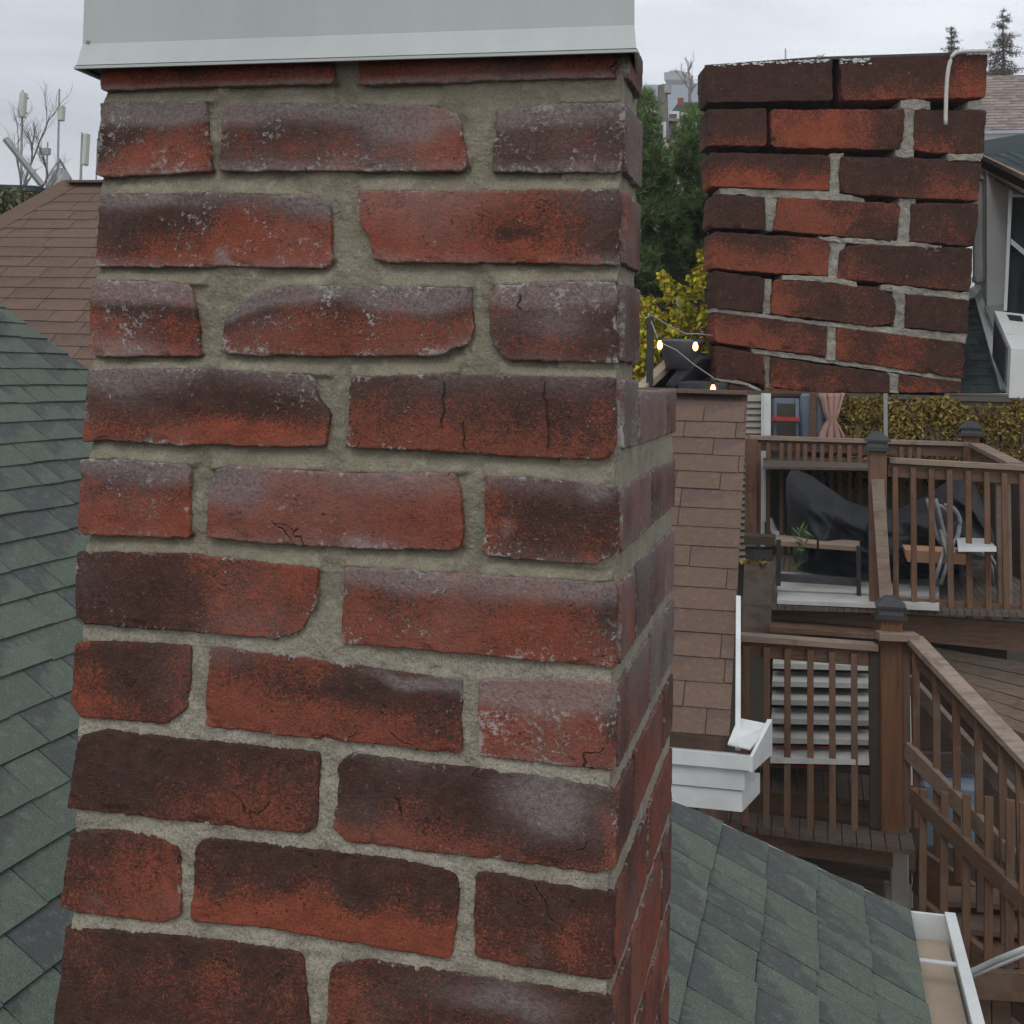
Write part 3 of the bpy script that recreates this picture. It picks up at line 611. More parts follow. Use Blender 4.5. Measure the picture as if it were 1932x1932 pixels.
# ================================================================== GROUND, TERRACE, HILL
def structure(o): o['kind'] = 'structure'; return o
gm = MB(); gm.quad(Vector((-900, -60, 0)), Vector((900, -60, 0)), Vector((900, 1200, 0)), Vector((-900, 1200, 0)))
structure(gm.build('ground', M['soil']))
TD = 13.0; pT = at(1560, 741, TD); TZ = pT.z
tr_ = MB(); A = at(1160, 741, TD); B = at(2300, 741, TD)
A.z = B.z = TZ
tr_.box8([A-ZZ*.04, B-ZZ*.04, B+VY*60-ZZ*.04, A+VY*60-ZZ*.04, A, B, B+VY*60, A+VY*60])
structure(tr_.build('terrace', M['soil']))
# bank that carries the terrace
bk_ = MB(); bk_.box8([Vector((p.x, p.y, z)) for z in (0, TZ-.041) for p in (A+VY*.03, B+VY*.03, B+VY*62, A+VY*62)])
structure(bk_.build('bank', M['soil']))
rid = []
hv = []; hf = []
YR = lambda x: float(np.interp(x, [-3000, 0, 400, 1150, 1230, 1345, 1500, 2100, 4000], [420, 400, 380, 165, 143, 140, 150, 175, 300]))
for j, (dd, hh) in enumerate(((420, -.02), (480, .38), (540, .68), (600, .9), (660, 1), (740, .96))):
    for i in range(161):
        x = -560+i*8; pxx = 900+x/660*2650
        top = (702-YR(pxx))/2650*660+H+1.6*noise.noise(Vector((x*.05, 1, 0)))+.8*noise.noise(Vector((x*.2, 1, 0)))
        hv.append(Vector((x, dd, top*hh+3*noise.noise(Vector((x*.03, j, 0)))*(hh < 1))))
for j in range(5):
    for i in range(160): q = j*161+i; hf.append((q, q+1, q+162, q+161))
structure(mesh('hill', hv, hf, M['hillm'], None, True))
# ================================================================== FOLIAGE
def leaves(name, clumps, mat, parent=None, size=.05, n=1000, aspect=.5, seed=1, tuft=0, shade=True, up=.3):
    """clumps: (centre, rx, ry, rz, weight); leaf quads or needle tufts spread through them"""
    rg = np.random.RandomState(seed); V = []; Fc = []; T = []
    tot = sum(c[4] for c in clumps)
    for (c, rx, ry, rz, w) in clumps:
        cnt = int(n*w/tot); base = rg.uniform(.2, .8)
        d = rg.normal(size=(cnt, 3)); d /= np.linalg.norm(d, axis=1)[:, None]; rr = rg.uniform(.25, 1, cnt)**.6
        P = np.array(c)+d*rr[:, None]*np.array([rx, ry, rz])
        for i in range(cnt):
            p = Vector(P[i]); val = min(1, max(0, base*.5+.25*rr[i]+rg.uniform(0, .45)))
            if tuft:
                ax = Vector(d[i]).lerp(Vector((0, 0, 1)), up).normalized()
                for _ in range(tuft):
                    q = (ax+Vector(rg.normal(size=3))*.55).normalized()*size*rg.uniform(.7, 1.2); sd = q.cross(Vector(rg.normal(size=3))).normalized()*size*aspect
                    m = len(V); V += [p-sd, p+sd, p+q]; Fc.append((m, m+1, m+2)); T += [(val, 0, 0, 1)]*3
            else:
                a = Vector(rg.normal(size=3)).normalized(); b = a.cross(Vector(rg.normal(size=3))).normalized()
                s_ = size*rg.uniform(.6, 1.3); a *= s_; b *= s_*aspect; m = len(V)
                V += [p-a, p-b*.9, p+a, p+b*.9]; Fc.append((m, m+1, m+2, m+3)); T += [(val, 0, 0, 1)]*4
    o = mesh(name, V, Fc, mat, parent); me = o.data
    ca = me.color_attributes.new('tab', 'FLOAT_COLOR', 'POINT'); ca.data.foreach_set('color', np.array(T, np.float32).ravel())
    return o
def bare_tree(name, base, h, lean, label, seed, mat, r0=.06, levels=4, group=None, thin=1):
    rg = random.Random(seed); t = empty(name, base, label, 'tree', group); mb = MB(); br = MB()
    def grow(m, p, d, L_, r, lv):
        pts = [p]; 
        for k in range(4):
            d = (d+Vector((rg.uniform(-.2, .2), rg.uniform(-.2, .2), rg.uniform(-.05, .18)))).normalized(); pts.append(pts[-1]+d*L_/4)
        m.tube(pts, r, 5, r*.5)
        if lv > 0:
            for k in range(rg.randint(3, 4)):
                q = pts[rg.randint(1, 4)]; dd = (d+Vector((rg.uniform(-.9, .9), rg.uniform(-.9, .9), rg.uniform(-.1, .6)))).normalized()
                grow(br, q, dd, L_*rg.uniform(.5, .75), r*.5*thin, lv-1)
    grow(mb, base, lean.normalized(), h*.55, r0, levels)
    mb.build('trunk', mat, t); br.build('crown', mat, t); return t
def conifer(name, base, h, rad, label, seed, mat, nn, group=None, sz=.1, gaps=.5, sparse=False, tuft=5):
    rg = random.Random(seed); t = empty(name, base, label, 'tree', group); mb = MB(); mb.tube([base, base+ZZ*h*.5, base+ZZ*h], h*.022, 7, h*.004); mb.build('trunk', M['bark'], t)
    cl = []; bb = MB(); z = .08
    while z < 1:
        k = rg.randint(4, 6) 
        for i in range(k):
            a = rg.uniform(0, 6.28); L_ = rad*(1-z)**.8*rg.uniform(.55, 1.15)+.02*h; dr = Vector((math.cos(a), math.sin(a), 0))
            p0 = base+ZZ*h*z; p1 = p0+dr*L_-ZZ*L_*(.22 if z < .8 else -.4); bb.tube([p0, p0.lerp(p1, .5)-ZZ*L_*.06, p1], h*.006, 4, h*.002)
            for q in range(4):
                f = .25+.75*q/3; c = p0.lerp(p1, f); s_ = L_*.24*(1.15-f*.5)+.012*h; cl.append((c-ZZ*s_*.25, s_*1.1, s_*1.1, s_*.42, s_**2))
        z += rg.uniform(.045, .07)
    cl.append((base+ZZ*h*.985, h*.008, h*.008, h*.03, cl[-1][4]*1.5))
    bb.build('branches', M['bark'], t); leaves('crown', cl, mat, t, sz, nn, .06, seed, tuft=tuft, up=.15); return t
# ================================================================== FAR LEFT: masts, trees, building
def mast(x, yb, yt, d, label, panel=None, tilt=0, dish=False, w=.05):
    b = at(x, yb, d); tpt = at(x, yt, d); t = empty('antenna_mast', b, label, 'antenna', 'telecom masts beyond the brown roof')
    m = MB(); m.tube([b-ZZ*1.5, tpt], w, 8, w*.6); m.build('pole', M['tubegrey'], t)
    if panel:
        px0, px1, y0, y1 = panel
        c0 = at(px0, y1, d-.1); c1 = at(px1, y0, d-.1); c = (c0+c1)/2
        p = MB(); p.box(c, UX*abs(c1.x-c0.x)/2, VY*.12, ZZ*abs(c1.z-c0.z)/2); po = p.build('panel', M['antenna'], t)
        bv = po.modifiers.new('bevel', 'BEVEL'); bv.width = .03; bv.segments = 2
        for f in (.2, .8): q = MB(); zz = c0.z+(c1.z-c0.z)*f; q.bar(Vector((c.x, c.y, zz)), Vector((b.x, b.y, zz)), .04, .06); q.build('bracket', M['tubegrey'], t)
    return t, b, tpt
mast(43, 360, 170, 46, 'tall grey mast with a wide pale panel at the left edge of the view', (36, 50, 175, 222))
t, b, tp = mast(112, 350, 168, 48, 'slim mast with one pale panel near its top and a guyed tripod base', (110, 122, 200, 228))
m = MB(); 
for dx, dy in ((-1, .3), (.9, .4), (.1, -.9)): m.tube([at(112, 300, 48), at(112+dx*18, 345, 48)+VY*dy], .04, 6)
m.lathe(at(112, 352, 48), [(.0, .65), (.22, .55), (.36, .25), (.42, 0), (.38, -.2)], 16); m.build('tripod', M['tubegrey'], t)
mast(155, 350, 250, 40, 'short mast with a tall narrow pale panel above the brown ridge', (156, 168, 252, 312))
t, b, tp = mast(90, 345, 268, 50, 'thin whip mast with a small box halfway up')
m = MB(); m.box(at(85, 286, 50), UX*.18, VY*.1, ZZ*.12); m.build('junction_box', M['tubegrey'], t)
mast(184, 345, 262, 42, 'thinnest mast hugging the left edge of the big chimney', None, w=.03)
mb = MB(); mb.tube([at(10, 262, 22), at(80, 350, 22)], .05, 8); 
jib = mb.build('steel_boom', M['tubegrey']); tag(jib, 'grey diagonal steel boom leaning behind the brown roof at far left', 'boom')
bare_tree('bare_tree', at(20, 420, 26), 2.2, Vector((.2, 0, 1)), 'leafless tree with fine twigs left of the masts', 5, M['greybark'], .04, 4)
bare_tree('bare_tree', at(62, 400, 28), 1.5, Vector((.3, 0, 1)), 'small leafless tree beside the guyed mast', 9, M['greybark'], .03, 4)
fb_ = empty('low_building', at(30, 410, 20), 'low grey green roofed building behind the hip of the brown roof', 'building')
m = MB(); p0, p1 = at(-60, 347, 20), at(62, 352, 20); m.box8([p0-ZZ*.9, p1-ZZ*.9, p1-ZZ*.9+VY*3, p0-ZZ*.9+VY*3, p0-ZZ*.06, p1-ZZ*.06, p1-ZZ*.06+VY*3, p0-ZZ*.06+VY*3]); m.build('wall', M['siding'], fb_)
m = MB(); p0, p1 = at(-64, 346, 19.9), at(66, 350, 19.9); m.box8([p0-ZZ*.08, p1-ZZ*.08, p1-ZZ*.08+VY*3.2, p0-ZZ*.08+VY*3.2, p0, p1, p1+VY*3.2, p0+VY*3.2]); m.build('roof', M['darkroof'], fb_)
leaves('bush', [(at(28, 395, 18), .5, .4, .28, 1), (at(5, 400, 18), .5, .4, .3, 1)], M['farleaf'], None, .05, 2500, .5, 31)
tag(C.objects['bush'], 'grey green bush at the left edge behind the brown hip', 'bush')
# ================================================================== DECK
deck = empty('wooden_deck', at(1690, 1900, 9.0)*1.0, 'two level brown wooden deck with railings, steps and black post caps', 'deck')
dk = lambda x, y, d: at(x, y, d)
def plumb(x, yb, yt, d):
    b = at(x, yb, d); tpt = at(x, yt, d); return b, Vector((b.x, b.y, tpt.z))
def prism(name, mat, pts_front, thick, parent, axis=None):
    """polygon (world points, front face) given a thickness away from the viewer"""
    ax = (axis or VY)*thick; n = len(pts_front); V = list(pts_front)+[p+ax for p in pts_front]
    Fc = [tuple(range(n))[::-1], tuple(range(n, 2*n))]+[(i, (i+1) % n, n+(i+1) % n, n+i) for i in range(n)]
    return mesh(name, V, Fc, mat, parent)
def post(x, yb, yt, d, w, parent, mat='woodv', cap=True, capr=1.4):
    b, t_ = plumb(x, yb, yt, d); m = MB(); m.bar(b, t_, w, w, up=VY); o = m.build('post', M[mat], parent)
    if cap:
        c = MB(); r = w*capr/2*1.15
        for (s1, z1, s2, z2) in ((r, 0, r, .025), (r*.8, .025, r*.72, .06), (r*.95, .06, r*.95, .075), (r*.95, .075, r*.3, .125)):
            q = [t_+UX*a*s1+VY*e*s1+ZZ*z1 for a, e in ((-1,-1),(1,-1),(1,1),(-1,1))]+[t_+UX*a*s2+VY*e*s2+ZZ*z2 for a, e in ((-1,-1),(1,-1),(1,1),(-1,1))]
            c.box8(q)
        c.build('post_cap', M['blackmetal'], o)
    return o
def railing(p0, p1, yb_off, xs, h, bw_, parent, topmat='weath', cap_w=.12, botrail=True, subw=.09, ext=0, mid=True, bdrop=0):
    """p0,p1 world ends of the cap rail; xs fractions along; h height of balusters"""
    m = MB(); m.bar(p0, p1, cap_w, .036); r = m.build('railing', M[topmat], parent)
    m = MB(); m.bar(p0-ZZ*(.02+subw/2), p1-ZZ*(.02+subw/2), .036, subw); m.build('upper_rail', M['wood'], r)
    if botrail: m = MB(); m.bar(p0-ZZ*(h-.06), p1-ZZ*(h-.06), .036, .085); m.build('lower_rail', M['wood'], r)
    for f in xs:
        q = p0.lerp(p1, f)-VY*.036; m = MB(); m.bar(q-ZZ*(.04), q-ZZ*(h+bdrop+random.uniform(-.01, .015)), .037, .036, up=VY); m.build('baluster', M['woodv'], r)
    return r
# levels
dU, dUf, dL = 9.6, 12.2, 8.4
# upper floor (from near edge to far rail)
def floor(name, quadpx, n, mat, parent, thick=.03, along=True):
    a, b, c, d = quadpx; m = MB()
    for i in range(n):
        f0, f1 = (i+.04)/n, (i+.96)/n
        p = [a.lerp(b, f0), a.lerp(b, f1), d.lerp(c, f1), d.lerp(c, f0)]
        m.box8([q-ZZ*thick for q in p]+p)
    return m.build(name, mat, parent)
uz = at(1660, 1140, dU).z
def onz(x, y, z): r = ray(x, y); return CO+r*((z-H)/r.z)
a = onz(1396, 1140, uz); b = onz(1990, 1158, uz); 
floor('upper_floor', [a, b, b+VY*2.75, a+VY*2.75], 42, M['floorw'], deck)
# fascia boards of the upper level
prism('fascia', M['wood'], [at(1703, 1160, dU), at(1990, 1180, dU), at(1990, 1236, dU), at(1703, 1207, dU)], .04, deck)
prism('fascia', M['wood'], [at(1455, 1141, dU), at(1658, 1150, dU), at(1658, 1196, dU), at(1455, 1180, dU)], .04, deck)
prism('fascia', M['wood'], [at(1452, 1182, dU-.3), at(1650, 1198, dU-.3), at(1650, 1206, dU-.3), at(1452, 1192, dU-.3)], .3, deck)
# stairs down to the landing: pale painted treads with dark risers
for i in range(6):
    y = 1232+i*33+(i*i)*.5; d = dU-.25-i*.15
    prism('tread', M['whitewood'], [onz(1460-i*1, y, at(1550, y, d).z), onz(1640, y+5, at(1550, y, d).z), onz(1640, y+24, at(1550, y, d).z), onz(1458-i, y+20, at(1550, y, d).z)], .03, deck, axis=-ZZ)
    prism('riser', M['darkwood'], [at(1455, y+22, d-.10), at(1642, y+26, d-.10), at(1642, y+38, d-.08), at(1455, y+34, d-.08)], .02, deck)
for i in range(3):
    prism('step_board', M['wood'], [at(1450, 1296+i*58, dU-.62-i*.2), at(1645, 1304+i*58, dU-.62-i*.2), at(1645, 1313+i*58, dU-.62-i*.2), at(1450, 1305+i*58, dU-.62-i*.2)], .04, deck)
for i in range(6): prism('skirt_board', M['weath'], [at(1765+i*9, 1222+i*19, dU+.25), at(1990, 1262+i*25, dU+.25), at(1990, 1284+i*25, dU+.25), at(1767+i*9, 1239+i*19, dU+.25)], .03, deck)
# dark sheet added to stand in for the shade in the space behind steps
prism('shade_sheet', M['darkwood'], [at(1440, 1200, dU+.3), at(1900, 1200, dU+.3), at(1900, 1905, dU+.8), at(1440, 1905, dU+.8)], .03, deck)
# landing
lz = at(1560, 1560, dL).z
a = onz(1300, 1545, lz); b = onz(1728, 1604, lz); floor('landing_floor', [a, b, b+VY*.30, a+VY*.30], 16, M['floorw'], deck)
kz = at(1520, 1500, dL+.30).z; a = onz(1380, 1488, kz); b = onz(1655, 1511, kz); floor('step_floor', [a, b, b+VY*.55, a+VY*.55], 11, M['floorw'], deck)
prism('beam', M['wood'], [at(1376, 1556, dL-.02), at(1727, 1596, dL-.02), at(1727, 1644, dL-.02), at(1480, 1612, dL-.02), at(1376, 1580, dL-.02)], .04, deck)
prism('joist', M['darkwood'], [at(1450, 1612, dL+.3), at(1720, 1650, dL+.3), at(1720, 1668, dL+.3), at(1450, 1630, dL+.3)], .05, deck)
prism('kick_board', M['wood'], [at(1395, 1489, dL+.28), at(1650, 1512, dL+.28), at(1650, 1552, dL+.28), at(1395, 1530, dL+.28)], .04, deck)
m = MB(); m.bar(*plumb(1697, 1702, 1365, dL+.02), .10, .10, up=VY); m.build('post', M['siding'], deck)
m = MB(); m.bar(*plumb(1690, 1960, 1662, dL+.4), .12, .12, up=VY); m.build('post', M['siding'], deck)
m = MB(); m.bar(*plumb(1712, 1710, 1650, dL+.5), .06, .06, up=VY); m.build('post', M['siding'], deck)
for x0, w in ((1310, .10), (1345, .09), (1330, .05)):
    m = MB(); m.bar(*plumb(x0, 1990, 1485, dL+.45), w, w, up=VY); m.build('post', M['wood'], deck)
# lower railing
p0, p1 = at(1396, 1201, dL), at(1652, 1220, dL)
lr = railing(p0, p1, 0, [(x-1396)/256 for x in (1408, 1447, 1486, 1529, 1570, 1611)], 1.0, .037, deck, botrail=False, bdrop=.04)
post(1683, 1568, 1166, dL-.02, .125, deck, 'woodo', True, 1.25)
m = MB(); m.bar(at(1655, 1199, dL-.1), at(1729, 1202, dL-.1), .10, .045); m.build('rail_cap', M['weath'], deck)
m = MB(); m.bar(*plumb(1652, 1560, 1215, dL), .07, .07, up=VY); m.build('post', M['darkwood'], deck)
m = MB(); m.bar(*plumb(1710, 1560, 1205, dL-.05), .05, .05, up=VY); m.build('post', M['woodv'], deck)
# raking stair rail, down to the right and nearer
q0, q1 = at(1724, 1205, dL-.1), at(1950, 1445, 7.2)
sr = None
m = MB(); m.bar(q0, q1, .11, .036); sr = m.build('railing', M['weath'], deck)
m = MB(); m.bar(q0-ZZ*.075, q1-ZZ*.075, .036, .10); m.build('upper_rail', M['wood'], sr)
m = MB(); m.bar(q0-ZZ*.30+VY*.3, q1-ZZ*.30+VY*.3, .036, .09); m.build('second_rail', M['weath'], sr)
for i, x in enumerate((1727, 1770, 1810, 1852, 1895, 1925)):
    f = (x-1724)/226; q = q0.lerp(q1, f)-VY*.03; m = MB(); m.bar(q-ZZ*.05, q-ZZ*(1.02+.0*i), .04, .038, up=VY); m.build('baluster', M['woodv'], sr)
m = MB(); m.bar(at(1712, 1415, dL-.1), at(1950, 1660, 7.2), .036, .10); m.build('lower_rail', M['weath'], sr)
# the nearer stair rail starting lower
q0, q1 = at(1722, 1500, 8.0), at(1950, 1720, 7.0)
m = MB(); m.bar(q0, q1, .04, .09); s2 = m.build('railing', M['wood'], deck)
for i, x in enumerate((1742, 1782, 1824, 1866, 1906, 1932)):
    f = (x-1722)/228; q = q0.lerp(q1, f)-VY*.035; m = MB(); m.bar(at(x, 1489+i*5, (8.0-f*1.0)), at(x-2, 1740+i*35 if i < 3 else 1838, (8.0-f*1.0)), .04, .038, up=VY); m.build('baluster', M['woodv'], s2)
m = MB(); m.bar(at(1738, 1730, 8.0), at(1950, 1905, 7.1), .04, .20); m.build('stringer', M['wood'], deck)
m = MB(); m.bar(at(1730, 1640, 8.6), at(1950, 1790, 7.9), .04, .26); m.build('stringer', M['wood'], deck)
m = MB(); m.bar(at(1716, 1438, 9.0), at(1860, 1440, 9.0), .05, .12); m.build('beam', M['darkwood'], deck)
m = MB(); m.bar(at(1712, 1312, 8.9), at(1716, 1480, 8.9), .035, .035, up=VY); m.build('conduit', M['white'], deck)
for i in range(4):
    z = at(1850, 1740+i*30, 7.8).z; f = .3*i
    prism('tread', M['wood'], [at(1780+f*30, 1700+i*52, 8.0-i*.2), at(1990, 1712+i*52, 7.9-i*.2), at(1990, 1722+i*52, 7.9-i*.2), at(1780+f*30, 1710+i*52, 8-i*.2)], .25, deck)
m = MB(); m.bar(at(1785, 1852, 7.2), at(1960, 1862, 7.0), .05, .13); m.build('beam', M['wood'], deck)
for x in (1808, 1850, 1890): m = MB(); m.bar(*plumb(x, 2000, 1870, 7.25), .09, .05, up=VY); m.build('post', M['wood'], deck)
# upper near railing (right) and post
p0, p1 = at(1674, 868, dU-.02), at(1990, 886, dU-.02)
railing(p0, p1, 0, [(x-1674)/316 for x in (1688, 1722, 1756, 1790, 1825, 1860, 1893, 1926)], 1.0, .037, deck, bdrop=-.01)
post(1657, 1160, 850, dU-.05, .115, deck, 'woodv', True, 1.3)
prism('brace_board', M['weath'], [at(1644, 905, dU-.2), at(1668, 905, dU-.2), at(1684, 1142, dU-.2), at(1661, 1145, dU-.2)], .035, deck)
post(1896, 1160, 880, dU+.02, .09, deck, 'weath', False)
# far railing
p0, p1 = at(1412, 825, dUf), at(1828, 838, dUf)
railing(p0, p1, 0, [(x-1412)/416 for x in (1432, 1450, 1475, 1490, 1505, 1519, 1535, 1551, 1568, 1584, 1602, 1622, 1640, 1700, 1716, 1733)], .96, .037, deck, botrail=False)
post(1833, 1010, 822, dUf, .13, deck, 'woodv', True, 1.4)
post(1417, 1010, 828, dUf-.3, .10, deck, 'woodv', False)
m = MB(); m.bar(at(1842, 840, dUf-.1), at(1916, 877, dU+.5), .12, .036); m.build('rail_cap', M['weath'], deck)
m = MB(); m.bar(at(1842, 852, dUf-.1), at(1916, 892, dU+.5), .036, .10); m.build('side_rail', M['wood'], deck)
prism('privacy_panel', M['darkwood'], [at(1868, 865, 11.5), at(1935, 890, 11), at(1935, 1130, 11), at(1868, 1100, 11.5)], .03, deck)
prism('low_shelf', M['darkwood'], [at(1404, 1011, dU-.1), at(1462, 1014, dU-.1), at(1462, 1030, dU-.1), at(1404, 1026, dU-.1)], .2, deck)
prism('side_board', M['floorw'], [at(1404, 1060, dU-.1), at(1457, 1060, dU-.1), at(1455, 1200, dU-.2), at(1400, 1192, dU-.2)], .05, deck)
# ------------------------------------------------------------------ things on the deck
# white platform under the barbecue
wp = MB(); zc = at(1550, 1120, 10).z
for i in range(3):
    y = 1078+i*19; aa, bb_ = onz(1468, y, uz+.03), onz(1772, y+14, uz+.03); cc, d2 = onz(1772, y+29, uz+.03), onz(1466, y+16, uz+.03); wp.box8([q-ZZ*.025 for q in (d2, cc, bb_, aa)]+[d2, cc, bb_, aa])
o = wp.build('pallet', M['whitewood']); tag(o, 'low platform of white painted boards under the black covered barbecue', 'platform')
# covered barbecue: draped sheet over a hidden frame
def drape(name, prof, d0, depth, mat, label, seed):
    NX, NY, V, Fc = 90, 36, [], []
    xs = np.linspace(prof[0][0], prof[-1][0], NX); top = np.interp(xs, [p[0] for p in prof], [p[1] for p in prof]); bot = np.interp(xs, [p[0] for p in prof], [p[2] for p in prof])
    for fb2 in (0, 1):
        for j in range(NY):
            v = j/(NY-1)
            for i in range(NX):
                u = i/(NX-1); y = top[i]*(1-v)+bot[i]*v
                wq_ = (u-.06)*(1-v*.75)*9+v*1.5; fold = .17*(1-abs(math.sin(wq_*2.1+1.3*noise.noise(Vector((u*4, v*1.5, seed))))))**2*(.3+v)+.05*noise.noise(Vector((u*5+v*3, v*2, seed)))+.03*(1-abs(noise.noise(Vector((u*9-v*7, v*3, seed+2)))))**5
                edge = min(1, min(u, 1-u)*9); bulge = (depth*.5*math.sin(min(1, v*3)*math.pi/2)+.0)*math.sqrt(edge)
                d = d0+depth*.5+(-(bulge+fold*edge) if fb2 == 0 else (bulge))
                V.append(at(xs[i], y, d))
    for fb2 in (0, 1):
        for j in range(NY-1):
            for i in range(NX-1): q = fb2*NX*NY+j*NX+i; f = (q, q+1, q+NX+1, q+NX); Fc.append(f if fb2 else f[::-1])
    n = NX*NY
    for j in range(NY-1):
        for i in (0, NX-1): q = j*NX+i; Fc.append((q, q+NX, n+q+NX, n+q))
    for i in range(NX-1): Fc.append((i, i+1, n+i+1, n+i))
    o = mesh(name, V, Fc, mat, None, True); tag(o, label, 'cover'); return o
drape('barbecue_cover', [(1483, 905, 930), (1490, 888, 1040), (1505, 886, 1075), (1530, 897, 1082), (1560, 918, 1086), (1600, 945, 1088), (1650, 962, 1090), (1700, 958, 1092), (1750, 935, 1092), (1790, 905, 1092), (1810, 897, 1085), (1835, 905, 1070), (1858, 955, 1060), (1876, 1010, 1050)], 10.4, .7, M['tarp'], 'black tarpaulin draped in folds over a barbecue on the upper deck', 3)
# bench frame
bn = empty('bench', at(1545, 1100, 9.75), 'narrow bench with two pale wooden slats on a thin black steel frame before the tarpaulin', 'bench')
for (x0, x1) in ((1463, 1541), (1545, 1622)):
    prism('seat', M['weath'], [onz(x0, 1009+(x0-1463)*.07, uz+.33), onz(x1, 1009+(x1-1463)*.07, uz+.33), onz(x1, 1021+(x1-1463)*.07, uz+.33), onz(x0, 1021+(x0-1463)*.07, uz+.33)], .03, bn, axis=-ZZ)
for (x, y0, y1) in ((1469, 1105, 1018), (1620, 1125, 1030)): m = MB(); m.bar(*plumb(x, y1, y0, 9.75), .03, .03, up=VY); m.build('leg', M['blackmetal'], bn)
for (y) in (1089, ): m = MB(); m.bar(at(1467, y, 9.75), at(1622, y+10, 9.75), .03, .05); m.build('stretcher', M['blackmetal'], bn)
bx = MB(); bx.box(at(1432, 1047, 9.6), UX*.085, VY*.08, ZZ*.035); bx.box(at(1432, 1036, 9.6), UX*.09, VY*.085, ZZ*.008); o = bx.build('storage_box', M['blackmetal']); tag(o, 'small black lidded box on the deck beside the brown roof edge', 'box')
ml = leaves('dead_leaves', [(at(1425, 1060, 9.5), .12, .05, .01, 1)], M['autumn'], None, .025, 30, .6, 77); tag(ml, 'few dead brown leaves beside the small black box', 'leaves'); 
wd = leaves('weed', [(at(1512, 1010, 10.0), .07, .04, .08, 1), (at(1505, 1045, 10.0), .03, .03, .12, 1)], M['pine'], None, .05, 40, .2, 78); tag(wd, 'thin green weed growing in front of the tarpaulin', 'plant')
# folding chairs: loops of grey tube
def arc(p, q, s, k=12, bulgev=ZZ):
    return [p.lerp(q, i/k)+bulgev*s*math.sin(math.pi*i/k) for i in range(k+1)]
ch = empty('folding_chair', at(1790, 1100, 9.9), 'grey tubular folding chair with looped back standing behind the upper balusters', 'chair', 'folding chairs on the deck')
for (x0, x1, yt) in ((1750, 1795, 935), (1765, 1812, 955)):
    m = MB(); c = [at(x0, 942, 9.85), at(x0+6, 965, 9.8), at(x0+16, 1010, 9.8), at(x0+30, 1030, 9.8), at(x1-4, 1012, 9.85), at(x1, 980, 9.9), at(x1-12, 958, 9.9), at(x0+12, 952, 9.9)]
    sm = []
    for i in range(len(c)-1):
        for k in range(5): sm.append(c[i].lerp(c[i+1], k/5))
    for _ in range(4): sm = [sm[0]]+[(sm[i-1]+sm[i]*2+sm[i+1])/4 for i in range(1, len(sm)-1)]+[sm[-1]]
    m.tube(sm, .016, 7); m.build('back_frame', M['tubegrey'], ch, True)
for (x0, y0, x1, y1) in ((1788, 1020, 1762, 1102), (1800, 1020, 1775, 1102), (1775, 1000, 1790, 1060)):
    m = MB(); m.tube([at(x0, y0, 9.8), at(x1, y1, 9.7)], .016, 7); m.build('leg', M['tubegrey'], ch, True)
cs = empty('folding_chair', at(1850, 1100, 9.95), 'folding chair with white seat and curved grey legs, right of the looped one', 'chair', 'folding chairs on the deck')
prism('seat', M['white'], [onz(1805, 1014, uz+.42), onz(1862, 1016, uz+.42), onz(1880, 1032, uz+.42), onz(1808, 1032, uz+.42)], .03, cs, axis=-ZZ)
for dx in (0, -9):
    m = MB(); sm = [at(1812+dx, 1040, 9.8), at(1845+dx, 1042, 9.8), at(1868+dx, 1050, 9.8), at(1880+dx, 1070, 9.8), at(1884+dx, 1105, 9.8)]; m.tube(sm, .016, 7); m.build('leg', M['tubegrey'], cs, True)
tb = empty('side_table', at(1765, 1100, 10.0), 'tan plastic topped little table behind the grey folding chair', 'table')
prism('table_top', M['tan'], [at(1708, 1038, 9.98), at(1832, 1044, 9.98), at(1834, 1066, 9.98), at(1712, 1060, 9.98)], .35, tb)
for x in (1722, 1815): m = MB(); m.bar(*plumb(x, 1108, 1062, 10.05), .03, .03, up=VY); m.build('leg', M['blackmetal'], tb)
# things under the stairs
m = MB(); m.lathe(at(1490, 1410, 9.2), [(.28, -.05), (.30, 0), (.25, .03), (.05, .06), (0, .06)], 20); o = m.build('red_tub_lid', M['red'], None, True); tag(o, 'round red lid lying under the deck steps behind the balusters', 'lid')
m = MB(); m.box(at(1790, 1530, 9.0), UX*.18, VY*.15, ZZ*.2); o = m.build('blue_bin', M['blue']); tag(o, 'blue storage bin in the shade beneath the stair rail', 'bin')
bv = o.modifiers.new('bevel', 'BEVEL'); bv.width = .03
m = MB(); m.box8([at(1800, 1775, 8.3), at(1830, 1800, 8.2), at(1832, 1815, 8.4), at(1806, 1812, 8.5), at(1802, 1770, 8.3)+ZZ*.03, at(1830, 1778, 8.2)+ZZ*.03, at(1834, 1800, 8.4)+ZZ*.03, at(1804, 1795, 8.5)+ZZ*.03]); o = m.build('white_sheet', M['white']); tag(o, 'scrap of white board lying below the stair balusters', 'board')
m = MB(); m.tube([at(1790, 1862, 6.6), at(1835, 1833, 6.5), at(1880, 1812, 6.4), at(1960, 1780, 6.2)], .014, 7); m.tube([at(1795, 1868, 6.7), at(1840, 1840, 6.6), at(1960, 1790, 6.3)], .008, 6); o = m.build('service_cable', M['galv'], None, True); tag(o, 'grey service cable rising to the right past the lowest steps', 'cable')
